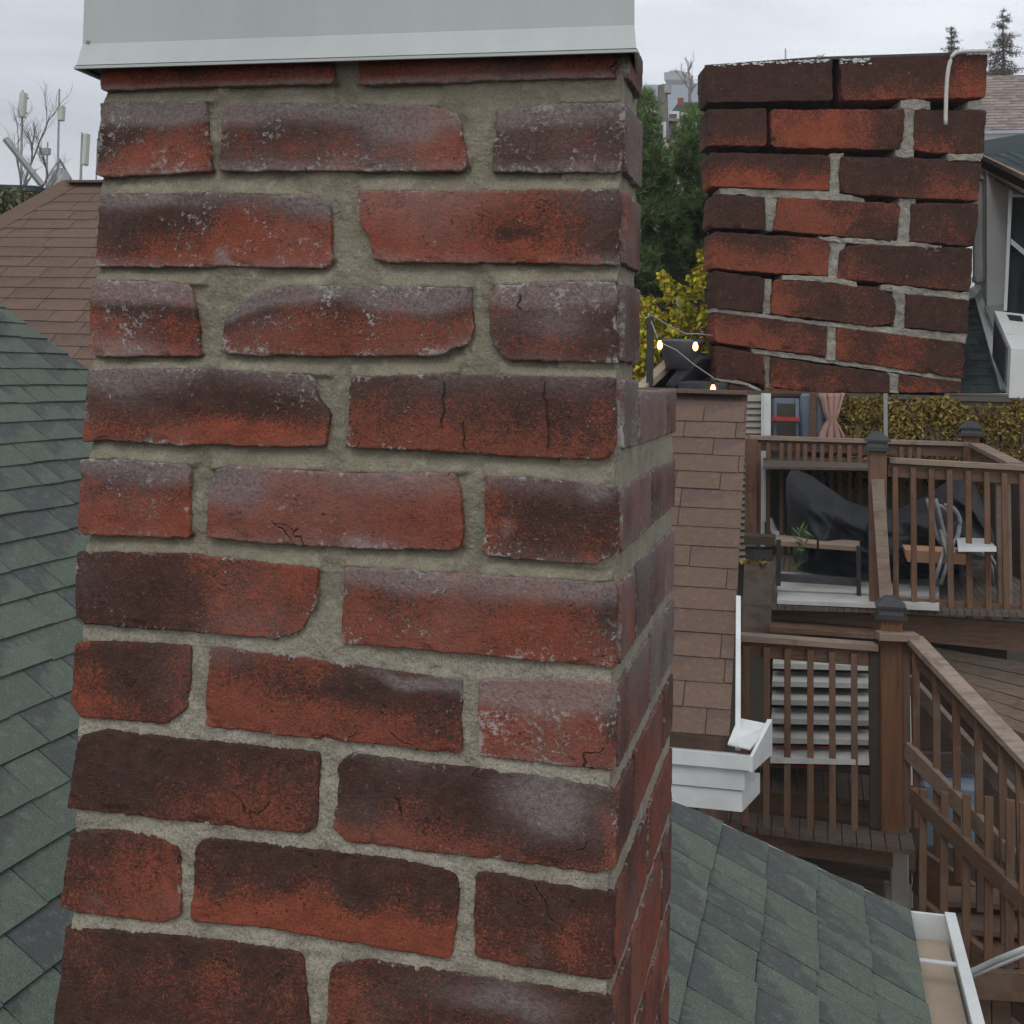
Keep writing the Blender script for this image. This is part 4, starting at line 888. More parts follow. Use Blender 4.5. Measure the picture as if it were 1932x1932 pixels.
# ------------------------------------------------------------------ siding house behind the deck
sh_ = empty('sided_house', at(1425, 1000, 13.2), 'narrow corner of a grey sided house with white downspout behind the far railing', 'house')
m = MB(); zt = at(1430, 738, 12.6).z
n = 26; y0, y1 = 745, 1060
for i in range(n):
    ya, yb_ = y0+(y1-y0)*i/n, y0+(y1-y0)*(i+1)/n
    m.box8([at(1380, yb_, 12.5), at(1440, yb_, 12.5), at(1440, yb_, 12.9), at(1380, yb_, 12.9), at(1380, ya, 12.53), at(1440, ya, 12.53), at(1440, ya, 12.9), at(1380, ya, 12.9)])
m.build('wall', M['siding'], sh_)
m = MB(); m.bar(*plumb(1447, 985, 742, 12.45), .06, .05, up=VY); m.tube([at(1452, 980, 12.45), at(1462, 1005, 12.3), at(1478, 1012, 12.2)], .03, 8); m.build('downspout', M['white'], sh_)
m = MB(); m.bar(*plumb(1439, 1040, 742, 12.48), .035, .05, up=VY); m.build('corner_board', M['white'], sh_)
# patio beyond
pf_ = MB(); a, b = at(1440, 860, 12.75), at(2100, 870, 12.75); 
structure(prism('patio', M['floorw'], [onz(1440, 880, a.z), onz(2100, 890, a.z), onz(2100, 818, a.z), onz(1440, 812, a.z)], .02, None, axis=-ZZ))
gz = empty('gazebo', at(1570, 835, 12.6), 'gazebo corner with faded pink curtain tied back, behind the far railing', 'gazebo')
NX = 16; V = []; Fc = []
for j in range(14):
    y = 742+j*7.2; wd_ = (26, 24, 21, 19, 17, 15, 12, 8, 12, 17, 21, 25, 27, 24)[j]
    for i in range(NX): u = i/(NX-1)-.5; V.append(at(1570+u*wd_*2*.95, y, 12.6+.04*math.sin(u*22)))
for j in range(13):
    for i in range(NX-1): q = j*NX+i; Fc.append((q, q+1, q+NX+1, q+NX))
o = mesh('curtain', V, Fc, M['pinkcloth'], gz, True); so2 = o.modifiers.new('s', 'SOLIDIFY'); so2.thickness = .02
m = MB(); m.bar(*plumb(1534, 850, 742, 12.66), .06, .06, up=VY); m.build('post', M['wood'], gz)
m = MB(); m.bar(at(1440, 745, 12.8), at(1600, 746, 12.8), .05, .03); m.build('beam', M['darkwood'], gz)
pt_ = empty('patio_chair', at(1485, 835, 12.58), 'blue grey patio chair with a red cushion behind the far railing', 'chair')
m = MB(); m.box(at(1483, 790, 12.58), UX*.12, VY*.12, ZZ*.015); m.build('cushion', M['red'], pt_)
for x in (1462, 1504): m = MB(); m.bar(*plumb(x, 850, 752, 12.58), .03, .03, up=VY); m.build('leg', M['blue'], pt_)
m = MB(); m.bar(at(1462, 756, 12.62), at(1504, 757, 12.62), .03, .05); m.build('backrest', M['blue'], pt_)
m = MB(); m.box(at(1531, 785, 12.8), UX*.1, VY*.12, ZZ*.2); o = m.build('garden_bin', M['blue']); tag(o, 'blue grey bin standing by the gazebo post', 'bin'); bv = o.modifiers.new('b', 'BEVEL'); bv.width = .02
m = MB(); 
for k in range(4): m.bar(at(1505, 800+k*9, 12.85), at(1540, 802+k*9+4, 12.75), .05, .03)
o = m.build('plank_stack', M['darkwood']); tag(o, 'loose dark planks leaning between patio chair and gazebo post', 'planks')
# hedge bank of autumn leaves
cl = []
rg = random.Random(4)
for i in range(230):
    x = rg.uniform(1588, 2000); y = rg.uniform(766, 905); d = 12.86-((y-750)/160)*.12+rg.uniform(-.07, .07)
    s_ = rg.uniform(.1, .26); cl.append((at(x, y, d), s_*1.0, .09, s_*.6, s_*s_*rg.uniform(.3, 1.2)))
hg = empty('autumn_hedge', at(1800, 900, 12.8), 'high hedge of brown and yellow autumn leaves behind the right hand deck railing', 'hedge')
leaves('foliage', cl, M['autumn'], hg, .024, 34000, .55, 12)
m = MB()
for i in range(40):
    x = rg.uniform(1590, 1990); m.tube([at(x, 910, 12.75), at(x+rg.uniform(-10, 10), 830, 12.7), at(x+rg.uniform(-25, 25), 765, 12.85)], .012, 4, .004)
m.build('stem', M['bark'], hg)
m = MB(); m.bar(*plumb(1671, 826, 742, 12.5), .035, .035, up=VY); o = m.build('pole', M['tubegrey']); tag(o, 'thin grey pole standing in front of the autumn hedge', 'pole')
# ================================================================== OLD CHIMNEY (upper right)
I = lambda x, y: (1194.1+.38193*x, .38193*y)
D2 = 13.3; O2 = at(1580, 735, D2); kk = 7.6
n2 = Vector((0, -1, 0)); f2 = Plane(O2, Vector((1, 0, 0)), n2)
fi = lambda x, y: f2.px(*I(x, y))
oc = empty('brick_chimney', O2, 'dilapidated brick chimney with black gaps where mortar is missing', 'chimney')
ob = Masonry(kk); YB = 1941
old = [
 ([(352,328),(620,305),(980,294)], [(358,512),(980,500)], None, None, (.72,.0,-.35,0,0,0)),
 ([(1015,292),(1748,266)], [(1030,502),(1735,485)], None, None, (.55,.5,-.1,0,0,0)),
 ([(362,545),(655,540)], [(365,722),(660,725)], None, None, (.6,.45,0,0,0,0)),
 ([(678,545),(1335,545)], [(680,730),(1000,738),(1295,748)], None, [(1335,545),(1332,640),(1328,690),(1295,748)], (.3,.1,.15,0,0,0)),
 ([(1390,548),(1738,548)], [(1376,745),(1500,760),(1725,762)], None, None, (.52,.3,.1,0,0,0)),
 ([(365,755),(970,770)], [(378,925),(965,945)], None, None, (.5,.6,0,0,0,0)),
 ([(1020,775),(1718,795)], [(1015,955),(1340,980),(1700,995)], None, None, (.62,.35,0,0,0,0)),
 ([(388,960),(650,975)], [(382,1125),(650,1142)], None, None, (.68,0,0,0,0,0)),
 ([(715,975),(1315,1012)], [(690,1140),(1270,1192),(1300,1180)], None, None, (.28,-.1,.3,0,0,0)),
 ([(1370,1008),(1700,1005)], [(1360,1198),(1680,1220)], None, None, (.62,.1,.1,0,0,0)),
 ([(390,1145),(915,1180),(968,1195)], [(388,1326),(580,1345),(958,1367)], None, None, (.26,.5,-.1,0,0,0)),
 ([(1015,1240),(1060,1214),(1120,1210),(1670,1228)], [(1003,1378),(1660,1446)], None, None, (.48,.4,.2,0,0,0)),
 ([(395,1338),(650,1373)], [(400,1523),(640,1545)], None, None, (.72,-.0,0,0,0,0)),
 ([(690,1378),(1200,1423),(1288,1468)], [(680,1548),(1180,1613),(1292,1598)], None, None, (.3,.1,.45,0,0,0)),
 ([(1345,1453),(1655,1483)], [(1335,1618),(1645,1650)], None, None, (.62,-.1,0,0,0,0)),
 ([(400,1540),(955,1610)], [(400,1693),(950,1765)], None, None, (.4,.3,.3,0,0,0)),
 ([(998,1618),(1635,1695)], [(995,1780),(1625,1868)], None, None, (.42,.1,.35,0,0,0)),
 ([(410,1705),(640,1755)], [(405,1866),(655,1900)], None, None, (.55,-.1,0,0,0,0)),
 ([(675,1765),(1260,1845)], [(675,1910),(900,YB),(1262,YB)], None, None, (.36,.1,.2,0,0,0)),
 ([(1310,1850),(1618,1885)], [(1308,YB),(1612,YB)], None, None, (.4,.2,.1,0,0,0)),
 ([(408,1890),(560,1908),(630,1936)], [(406,YB),(632,YB)], None, None, (.6,0,.1,0,0,0)),
 ([(640,1912),(900,YB-3)], [(640,YB),(900,YB)], None, None, (.3,0,.1,0,0,0)),
]
old = [(t, b, l, r, (q[0]+.16, *q[1:])) for t, b, l, r, q in old]
for i, (t, b, l, r, stl) in enumerate(old):
    g = lambda q: [fi(*p) for p in q] if q else None
    ob.brick(f2, g(t), g(b), g(l), g(r), stl, proud=.006, Nu=90 if t[-1][0]-t[0][0] > 400 else 50, Nv=28, seed=400+i, rnd=.0016, back=.06)
# return bricks on both flanks so it is a solid stack from the side
rd = ray(*I(352, 1000)); DV = Vector((rd.x, rd.y, 0)).normalized()*1.0
def flank(sx):
    xs = [352, 362, 368, 388, 390, 396, 402, 408, 408] if sx < 0 else [1746, 1736, 1716, 1698, 1668, 1653, 1632, 1617, 1612]
    ys = [(328,512),(545,722),(755,925),(960,1125),(1145,1326),(1338,1523),(1540,1693),(1705,1866),(1890,YB)] if sx < 0 else [(266,485),(548,762),(795,995),(1005,1220),(1228,1446),(1483,1650),(1695,1868),(1885,YB),(YB-4,YB)]
    for r, (x, (ya, yb_)) in enumerate(zip(xs, ys)):
        a, za = fi(x, ya); _, zb2 = fi(x, yb_)
        if za-zb2 < .05: continue
        pl = Plane(O2+Vector((a-sx*.13, 0, 0)), DV, Vector((DV.y, -DV.x, 0))*sx)
        for j, (c0, c1) in enumerate(((.1, 1.5), (1.6, 3.0)) if r % 2 else ((.1, .8), (.88, 2.3), (2.38, 3.0))):
            ob.brick(pl, [(c0, za), (c1, za)], [(c0, zb2), (c1, zb2)], style=(.5, .2, 0, 0, 0, 0), proud=.004, Nu=16, Nv=8, seed=500+r*4+j, back=.02)
flank(-1); flank(1)
ob.build('brickwork', M['brick_old'], oc)
om = Masonry(kk)
def mp_(top, bot, nu=40, nv=14, h=.0035, sd=1): om.sheet(f2, [fi(*p) for p in top], [fi(*p) for p in bot], h, nu, nv, lambda a, z: .8, .0022, sd, .05, warp=.0016)
mp_([(1318,500),(1400,492),(1462,505)], [(1322,540),(1400,548),(1462,540)], 30, 10, .004, 11)
mp_([(1338,540),(1388,540)], [(1312,748),(1378,748)], 14, 30, .004, 12)
mp_([(1288,742),(1382,748)], [(1296,780),(1380,784)], 24, 8, .0045, 13)
mp_([(1655,500),(1720,492)], [(1652,542),(1718,545)], 16, 10, .002, 14)
mp_([(1545,764),(1690,768),(1718,760)], [(1548,796),(1688,800),(1714,792)], 30, 8, .007, 15)
mp_([(968,760),(1038,760)], [(966,955),(1016,955)], 14, 40, .003, 16)
mp_([(425,932),(960,945),(1142,985)], [(428,958),(715,978),(1142,1003)], 90, 8, .003, 17)
mp_([(650,970),(716,975)], [(655,1140),(692,1140)], 12, 30, .001, 18)
mp_([(1313,980),(1398,982)], [(1298,1195),(1362,1200)], 14, 40, .003, 19)
mp_([(915,1168),(1290,1192),(1516,1215)], [(918,1192),(1290,1218),(1515,1248)], 90, 9, .005, 20)
mp_([(958,1180),(1050,1195)], [(960,1378),(1005,1378)], 14, 40, .003, 21)
mp_([(730,1358),(1000,1368),(1098,1395)], [(732,1382),(980,1398),(1100,1420)], 60, 8, .005, 22)
mp_([(648,1378),(684,1380)], [(640,1552),(678,1552)], 10, 34, .001, 23)
mp_([(1222,1405),(1660,1448)], [(1215,1430),(1350,1455),(1658,1486)], 70, 9, .004, 24)
mp_([(1280,1440),(1345,1450)], [(1288,1625),(1336,1625)], 14, 40, .003, 25)
mp_([(400,1523),(950,1590),(1650,1650)], [(400,1541),(955,1612),(1636,1697)], 160, 9, .003, 26)
mp_([(950,1605),(1000,1612)], [(946,1780),(998,1785)], 12, 34, .003, 27)
mp_([(585,1722),(1000,1775),(1618,1866)], [(588,1746),(1000,1800),(1615,1888)], 140, 9, .003, 28)
mp_([(638,1752),(678,1758)], [(650,1905),(676,1910)], 10, 30, .001, 29)
mp_([(1258,1842),(1312,1848)], [(1262,YB),(1310,YB)], 12, 24, .003, 30)
mp_([(405,1868),(560,1888),(632,1925)], [(408,1880),(560,1905),(630,1940)], 40, 6, .006, 31)
mp_([(655,1893),(700,1905)], [(650,YB),(690,YB)], 10, 12, .001, 32)
om.build('mortar', M['mortar_old'], oc)
cm = MB()
a, zt = fi(385, 340); a2, _ = fi(1715, 340); ab, zb2 = fi(425, YB); ab2, _ = fi(1600, YB)
y0 = .36; cm.box8([O2+Vector(p) for p in ((ab, y0, zb2), (ab2, y0, zb2), (ab2+3*DV.x, 3.0, zb2), (ab+3*DV.x, 3.0, zb2), (a, y0, zt), (a2, y0, zt), (a2+3*DV.x, 3.0, zt), (a+3*DV.x, 3.0, zt))])
cm.build('core', M['dark'], oc)
# thin metal lid lying on top, with torn white paint
lid = MB(); p0 = O2+Vector((fi(352, 324)[0], -.03, fi(352, 324)[1])); pm = O2+Vector((fi(900, 284)[0], -.03, fi(900, 284)[1])); p1 = O2+Vector((fi(1750, 256)[0], -.03, fi(1750, 256)[1]))
for u_, v_ in ((p0, pm), (pm, p1)): lid.box8([u_-ZZ*.03, v_-ZZ*.03, v_-ZZ*.03+DV*3.1, u_-ZZ*.03+DV*3.1, u_, v_, v_+DV*3.1, u_+DV*3.1])
lid.build('lid', M['blackmetal'], oc)
def flakes(pts, name, n, sd):
    rg = random.Random(sd); V = []; Fc = []
    for _ in range(n):
        f = rg.random(); x = pts[0][0]+(pts[1][0]-pts[0][0])*f; y = pts[0][1]+(pts[1][1]-pts[0][1])*f+abs(rg.gauss(0, pts[2])); s_ = rg.uniform(2, 7)
        a, z = fi(x, y); h = .052+rg.random()*.006; m = len(V); k = rg.randint(4, 6)
        for q in range(k): t_ = 6.28*q/k; V.append(f2.w(a+math.cos(t_)*s_*.0022*rg.uniform(.6, 2.2), z+math.sin(t_)*s_*.0012*rg.uniform(.5, 1.5), h))
        Fc.append(tuple(range(m, m+k)))
    return mesh(name, V, Fc, M['leafdebris'], oc)
flakes(((400, 322), (960, 298), 6), 'peeling_paint', 120, 1); flakes(((1015, 296), (1170, 292), 14), 'peeling_paint', 60, 2); flakes(((1640, 268), (1748, 268), 4), 'peeling_paint', 60, 3)
sp = MB(); sp.tube([O2+Vector((*[fi(905, 288)[0]], -.06, fi(905, 288)[1])), O2+Vector((fi(928, 284)[0], -.06, fi(928, 284)[1])), O2+Vector((fi(940, 270)[0], -.06, fi(940, 270)[1]))], .02, 6, .004); sp.build('torn_flashing', M['galv'], oc)
wc = MB(); cp = [(1748,262),(1700,264),(1640,264),(1590,268),(1562,280),(1545,310),(1535,360),(1528,420),(1525,500),(1523,580),(1523,628)]
pts = [O2+Vector((fi(*p)[0], -.10-(.03 if i > 3 else 0), fi(*p)[1])) for i, p in enumerate(cp)]
for _ in range(1):
    q = [pts[0]]
    for i in range(len(pts)-1): q += [pts[i].lerp(pts[i+1], .5), pts[i+1]]
    pts = [q[0]]+[(q[i-1]+q[i]*2+q[i+1])/4 for i in range(1, len(q)-1)]+[q[-1]]
wc.tube(pts, .019, 8); o = wc.build('loose_cable', M['cable'], None, True); tag(o, 'pale cable end hanging over the top right of the gapped chimney', 'cable')
# ================================================================== LEFT OF OLD CHIMNEY
def pinebr(name, base, pts, label, seed, nn):
    t = empty(name, base, label, 'tree', None)
    m = MB(); cx = base; m.tube([base, base+ZZ*1.6, base+ZZ*3.1], .10, 8, .02); m.build('trunk', M['bark'], t)
    rg = random.Random(seed); cl = []; bb = MB()
    for (x, y, d, r, k) in pts:
        for _ in range(k):
            c = at(x+rg.uniform(-1, 1)*r, y+rg.uniform(-1, 1)*r*.6, d+rg.uniform(-.5, .5)); s_ = rg.uniform(.10, .2); cl.append((c, s_*1.3, s_, s_*.75, 1))
            cc = Vector((base.x, base.y, c.z-.2)); bb.tube([cc, cc.lerp(c, .6)-ZZ*.05, c], .018, 4, .006)
    bb.build('branches', M['bark'], t); leaves('crown', cl, M['pine'], t, .11, nn, .05, seed, tuft=9, up=.45); return t
dp = 17
pb_ = at(1225, 735, dp+.3); pb_.z = TZ
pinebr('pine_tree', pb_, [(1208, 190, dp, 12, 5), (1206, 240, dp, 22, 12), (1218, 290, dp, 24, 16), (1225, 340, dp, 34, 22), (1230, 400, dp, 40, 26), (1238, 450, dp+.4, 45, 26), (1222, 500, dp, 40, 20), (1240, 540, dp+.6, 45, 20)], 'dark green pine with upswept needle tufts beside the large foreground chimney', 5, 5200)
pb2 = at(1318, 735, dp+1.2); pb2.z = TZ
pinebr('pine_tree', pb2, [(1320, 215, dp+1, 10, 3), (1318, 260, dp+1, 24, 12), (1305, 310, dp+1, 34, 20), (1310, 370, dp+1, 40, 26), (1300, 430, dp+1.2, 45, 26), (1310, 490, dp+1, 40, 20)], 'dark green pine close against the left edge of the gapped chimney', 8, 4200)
# undergrowth behind
cl = [(at(random.uniform(1180, 1360), random.uniform(470, 735), 19+random.random()), .35, .3, .3, 1) for _ in range(70)]
ug = empty('shrubbery', at(1270, 735, 19), 'dark green and brown shrubbery beneath the pines', 'shrub'); leaves('foliage', cl, M['farleaf'], ug, .07, 9000, .5, 44)
m = MB(); 
for x in (1240, 1300, 1330): m.tube([at(x, 740, 18.8), at(x+6, 600, 18.9), at(x-8, 480, 19)], .03, 5, .01)
m.build('stem', M['bark'], ug)
# yellow leaved shrub: arching fronds
ys = empty('yellow_shrub', at(1280, 735, 14.4), 'shrub with bright yellow green leaves on arching stems before the pines', 'shrub')
rg = random.Random(21); V = []; Fc = []; T = []; m = MB()
for k in range(150):
    x0 = rg.uniform(1205, 1350); y0 = rg.uniform(600, 735); d = 14.3+rg.uniform(-.4, .5)
    L_ = rg.uniform(25, 60); dx = rg.uniform(-1, 1)*28
    if k < 12: x0, y0, L_, dx = rg.uniform(1322, 1350), rg.uniform(500, 560), 40, rg.uniform(-14, 6)
    elif k < 50: x0, y0 = rg.uniform(1255, 1345), rg.uniform(560, 690)
    pts = [at(x0+dx*f, y0-L_*math.sin(f*2.2)*.9, d) for f in (0, .25, .5, .75, 1)]; m.tube(pts, .006, 4, .003)
    for i in range(30):
        f = rg.random(); j = min(3, int(f*4)); p = pts[j].lerp(pts[j+1], f*4-j); a = Vector((rg.uniform(-1, 1), rg.uniform(-1, 1), rg.uniform(-.9, .1))).normalized()*.08*rg.uniform(.6, 1.2); b = a.cross(Vector((rg.random(), rg.random(), rg.random()))).normalized()*.024
        q = len(V); V += [p, p+a*.5+b, p+a, p+a*.5-b]; Fc.append((q, q+1, q+2, q+3)); T += [(rg.random(), 0, 0, 1)]*4
m.build('stem', M['bark'], ys); o = mesh('foliage', V, Fc, M['yellow'], ys)
ca = o.data.color_attributes.new('tab', 'FLOAT_COLOR', 'POINT'); ca.data.foreach_set('color', np.array(T, np.float32).ravel())
# stake
m = MB(); m.tube([at(*I(222, 1470), 14.0), at(*I(250, 1660), 14.0)], .022, 6); o = m.build('garden_stake', M['plank']); tag(o, 'pale wooden stake rising from the grey planter', 'stake')
# parapet with pale plank cap running diagonally
pp = empty('parapet', at(1270, 735, 13.5), 'black clad balcony parapet with a pale plank cap running diagonally left of the gapped chimney', 'parapet')
A_, B_ = at(*I(10, 1950), 13.15), at(*I(375, 1615), 14.6)
m = MB(); m.bar(A_, B_, .11, .07); m.build('plank_cap', M['plank'], pp)
prism('panel', M['tarp'], [A_-ZZ*.03, B_-ZZ*.03, at(*I(400, 1935), 14.6), at(*I(60, 1940), 13.3)], .04, pp)
lp = empty('string_light_post', at(1225, 735, 13.3), 'thin black post carrying the string of lit bulbs', 'post')
m = MB(); m.bar(*plumb(1225.5, 741, 598, 13.3), .06, .06, up=VY); m.build('post', M['blackmetal'], lp)
m = MB(); cv = [I(75, 1548), I(180, 1610), I(260, 1650), I(330, 1650), I(400, 1660)]; m.tube([at(*p, 13.35) for p in cv], .008, 5)
m.tube([at(*I(75, 1548), 13.3), at(*I(130, 1690), 13.2), at(*I(215, 1730), 13.15), at(*I(300, 1800), 13.1), at(*I(400, 1868), 13.05)], .006, 5); m.build('light_cable', M['tubegrey'], lp)
for i, (x, y) in enumerate(((133, 1704), (309, 1711), (396, 1922))):
    c = at(*I(x, y), 13.1); lb = ('lit bulb nearest the black post', 'lit bulb above the plank cap right of the planter', 'lit bulb lowest down against the foot of the gapped chimney')[i]
    t = empty('light_bulb', c, lb, 'bulb', 'bulbs of the string lights'); m = MB(); m.lathe(c, [(0, -.045), (.018, -.034), (.025, -.015), (.024, .008), (.014, .035), (.012, .045)], 12); m.build('globe', M['bulb'], t, True)
    m = MB(); m.lathe(c, [(.018, .04), (.02, .075), (0, .08)], 10); m.build('socket', M['blackmetal'], t)
c = at(*I(237, 1760), 13.55); pl_ = empty('planter', c, 'round grey planter pot sitting on the plank cap', 'planter')
m = MB(); m.lathe(c, [(0, -.12), (.14, -.12), (.2, .1), (.225, .13), (.225, .16), (.19, .16), (.18, .10)], 24); m.build('pot', M['planter'], pl_, True)
m = MB(); m.lathe(c, [(0, .11), (.18, .105)], 24); m.build('soil', M['soil'], pl_)
sf = empty('patio_sofa', at(1320, 738, 13.5), 'dark quilted patio seat cushions below the parapet left of the gapped chimney', 'sofa')
def cushion(c, ax, ay, az, nm):
    m = bmesh.new(); bmesh.ops.create_cube(m, size=2); bmesh.ops.subdivide_edges(m, edges=m.edges[:], cuts=9, use_grid_fill=True)
    for v in m.verts:
        x, y, z = v.co; r = 1-.12*(abs(x)**6+abs(y)**6); v.co = Vector((x*r, y*r, z*(1-.25*(x*x+y*y)/2)*r)); 
        q = v.co.z*(1+.10*math.cos(x*14)*math.cos(y*14)); v.co = c+ax*v.co.x+ay*v.co.y+az*q
    me = bpy.data.meshes.new(nm); m.to_mesh(me); m.free(); me.materials.append(M['cloth']); me.polygons.foreach_set('use_smooth', [True]*len(me.polygons)); o = bpy.data.objects.new(nm, me); C.objects.link(o); o.parent = sf; o.matrix_parent_inverse = sf.matrix_world.inverted()
cushion(at(*I(292, 1845), 13.6), (UX*.17+ZZ*.2), (VY*.2+UX*.1), (ZZ*.03-UX*.05), 'back_cushion')
cushion(at(*I(350, 1915), 13.4), UX*.26, VY*.3, ZZ*.06, 'seat_cushion')
# far things: utility pole, roofs, bare trees, tower
up_ = empty('utility_pole', at(*I(150, 640), 30), 'weathered utility pole with transformer between the two pines', 'pole')
m = MB(); m.tube([at(*I(158, 800), 30), at(*I(145, 422), 30)], .13, 8, .10); m.build('pole', M['greybark'], up_)
m = MB(); m.lathe(at(*I(165, 440), 30), [(0, -.1), (.11, -.1), (.11, .1), (0, .12)], 12); m.bar(at(*I(138, 425), 30), at(*I(172, 430), 30), .06, .06); m.build('transformer', M['tubegrey'], up_)
def farhouse(x0, x1, yr, ye, yb_, d, wall, roof, label, chim_=None, wins=()):
    t = empty('far_house', at((x0+x1)/2, yb_, d), label, 'house', 'houses between the pines'); w = .25*(x1-x0)
    a, b, c, e = at(x0+w, yr, d+3), at(x1-w, yr, d+3), at(x1, ye, d), at(x0, ye, d)
    m = MB(); m.box8([e-ZZ*.06, c-ZZ*.06, b-ZZ*.06, a-ZZ*.06, e, c, b, a]); ro = m.build('roof', roof, t)
    prism('wall', wall, [at(x0+4, ye+2, d+.3), at(x1-4, ye+2, d+.3), at(x1-4, yb_, d+.3), at(x0+4, yb_, d+.3)], 4, t)
    if chim_: m = MB(); m.box(at(chim_[0], chim_[1], d+2.5), UX*.09, VY*.09, ZZ*.22); m.build('chimney', M['brick_old'], ro)
    for (wx, wy) in wins:
        m = MB(); m.box(at(wx, wy, d+.28), UX*.25, VY*.03, ZZ*.4); wo = m.build('window', M['white'], t)
        m = MB(); m.box(at(wx, wy, d+.24), UX*.19, VY*.01, ZZ*.33); m.build('pane', M['glass'], wo)
farhouse(1232, 1282, 213, 224, 260, 34, M['sidingt'], M['greyroof'], 'tan house with grey roof seen left of the utility pole', None, ((1243, 238), (1262, 240)))
farhouse(1258, 1345, 193, 222, 275, 42, M['sidingt'], M['darkroof'], 'grey roofed house with a brick chimney right of the utility pole', (1284, 198), ((1300, 236),))
farhouse(1200, 1250, 228, 246, 300, 27, M['sidingt'], M['greyroof'], 'tan sided house low behind the left pine', None, ((1232, 268),))
bare_tree('bare_tree', at(*I(285, 520), 90), 3.6, Vector((0, 0, 1)), 'pale leafless tree on the slope behind the far houses', 14, M['greybark'], .13, 4)
bt = empty('hilltop_building', at(1280, 145, 800), 'long flat roofed building on the far hilltop', 'building')
for (x0, x1, y0, y1) in ((1253, 1302, 136, 150), (1262, 1285, 133, 137)):
    prism('block', M['concrete'], [at(x0, y0, 650), at(x1, y0, 650), at(x1, y1, 650), at(x0, y1, 650)], 20, bt)
m = MB(); m.tube([at(1482, 118, 420), at(1482, 92, 420)], .25, 5); o = m.build('radio_mast', M['tubegrey']); tag(o, 'hair thin radio mast just above the gapped chimney', 'mast')
# ================================================================== RIGHT OF OLD CHIMNEY
conifer('spruce_tree', at(1797, 215, 40), 2.6, .62, 'spindly spruce top rising above the right brick of the gapped chimney', 3, M['spruce'], 2600, 'spruces behind the house', .10)
conifer('spruce_tree', at(1895, 205, 38), 2.75, .95, 'fuller spruce standing above the grey brown shingle roof', 6, M['spruce'], 3600, 'spruces behind the house', .11)
# grey brown roof beyond
gr = empty('far_roofed_house', at(1870, 260, 20), 'house with grey brown patterned shingle roof at the right edge', 'house')
G0 = at(1830, 246, 20); ph2 = math.radians(40); gu = VY*math.cos(ph2)+ZZ*math.sin(ph2); gN = UX.cross(gu).normalized()
br_ = (isect(1880, 141, G0, gN)-G0).dot(gu)
shingles('roof', G0, UX, gu, -.6, 3, 0, br_-.1, .085, .28, M['greyroof'], gr, [(G0+gu*br_, gu)], seed=15, dark=.5)
prism('wall', M['sidingw'], [G0+VY*.2-UX*.4-ZZ*.02, G0+VY*.2+UX*3, Vector((G0.x+3, G0.y+.3, TZ)), Vector((G0.x-.4, G0.y+.3, TZ))], 3, gr)
# white house with window, dark eave, gutter, downspout
wh = empty('white_house', at(1890, 735, 14.2), 'white sided house with dark gutter, downspout and window right of the gapped chimney', 'house')
WA, WB = 15.2, 12.6   # the wall runs toward the camera to the right
wl = lambda x, y: at(x, y, 15.2-(x-1850)/90*1.5)
# hip of dark green roof above the eave
e0, e1 = at(*I(1722, 758), 15.0), at(*I(2010, 900), 13.0)
r0, r1 = at(*I(1735, 645), 17.0), at(*I(2010, 598), 16.0)
ea_ = (e1-e0).normalized(); 
m = MB(); m.box8([e0-ZZ*.16, e1-ZZ*.16, r1-ZZ*.16, r0-ZZ*.16, e0-ZZ*.12, e1-ZZ*.12, r1-ZZ*.12, r0-ZZ*.12]); rf = m.build('roof_deck', M['darkroof'], wh)
nn_ = (e1-e0).cross(r0-e0).normalized(); upd = nn_.cross(ea_).normalized()
if upd.z < 0: upd = -upd
shingles('roof', e0+ZZ*.0, ea_, upd, -.5, (e1-e0).length+.2, 0, 2.8, .14, .3, M['darkroof'], wh, [(e0, -(ea_+upd*.1)), (r0, (nn_.cross((r1-r0).normalized()) if nn_.cross((r1-r0).normalized()).dot(upd) > 0 else -nn_.cross((r1-r0).normalized())))], seed=16, dark=.5)
m = MB(); m.bar(at(*I(1722, 772), 14.95), at(*I(2010, 912), 12.95), .05, .05); m.build('gutter', M['weath'], wh)
prism('eave', M['darkwood'], [at(*I(1722, 785), 14.96), at(*I(2010, 925), 12.96), at(*I(2010, 975), 13.0), at(*I(1724, 828), 15.0)], .3, wh)
m = MB(); m.bar(at(*I(1720, 835), 15.0), at(*I(2010, 985), 13.0), .04, .03); m.build('frieze', M['weath'], wh)
prism('wall', M['sidingw'], [at(*I(1748, 845), 14.7), at(*I(2040, 990), 14.3), at(*I(2040, 1700), 14.3), at(*I(1748, 1530), 14.7)], .5, wh)
prism('corner_board', M['white'], [at(*I(1706, 835), 15.15), at(*I(1752, 850), 15.05), at(*I(1742, 1512), 15.05), at(*I(1722, 1480), 15.15)], .05, wh)
m = MB(); m.tube([at(*I(1732, 850), 14.9), at(*I(1728, 880), 14.9), at(*I(1704, 905), 14.95), at(*I(1706, 1380), 14.9)], .055, 8); m.tube([at(*I(1706, 1380), 14.9), at(*I(1702, 1430), 14.9), at(*I(1668, 1450), 14.7)], .055, 8)
do = m.build('downspout', M['white'], wh)
m = MB(); m.lathe(at(*I(1706, 1381), 14.9), [(.062, -.03), (.066, 0), (.062, .03)], 14); m.build('joint_collar', M['galv'], do)
wn_ = MB()
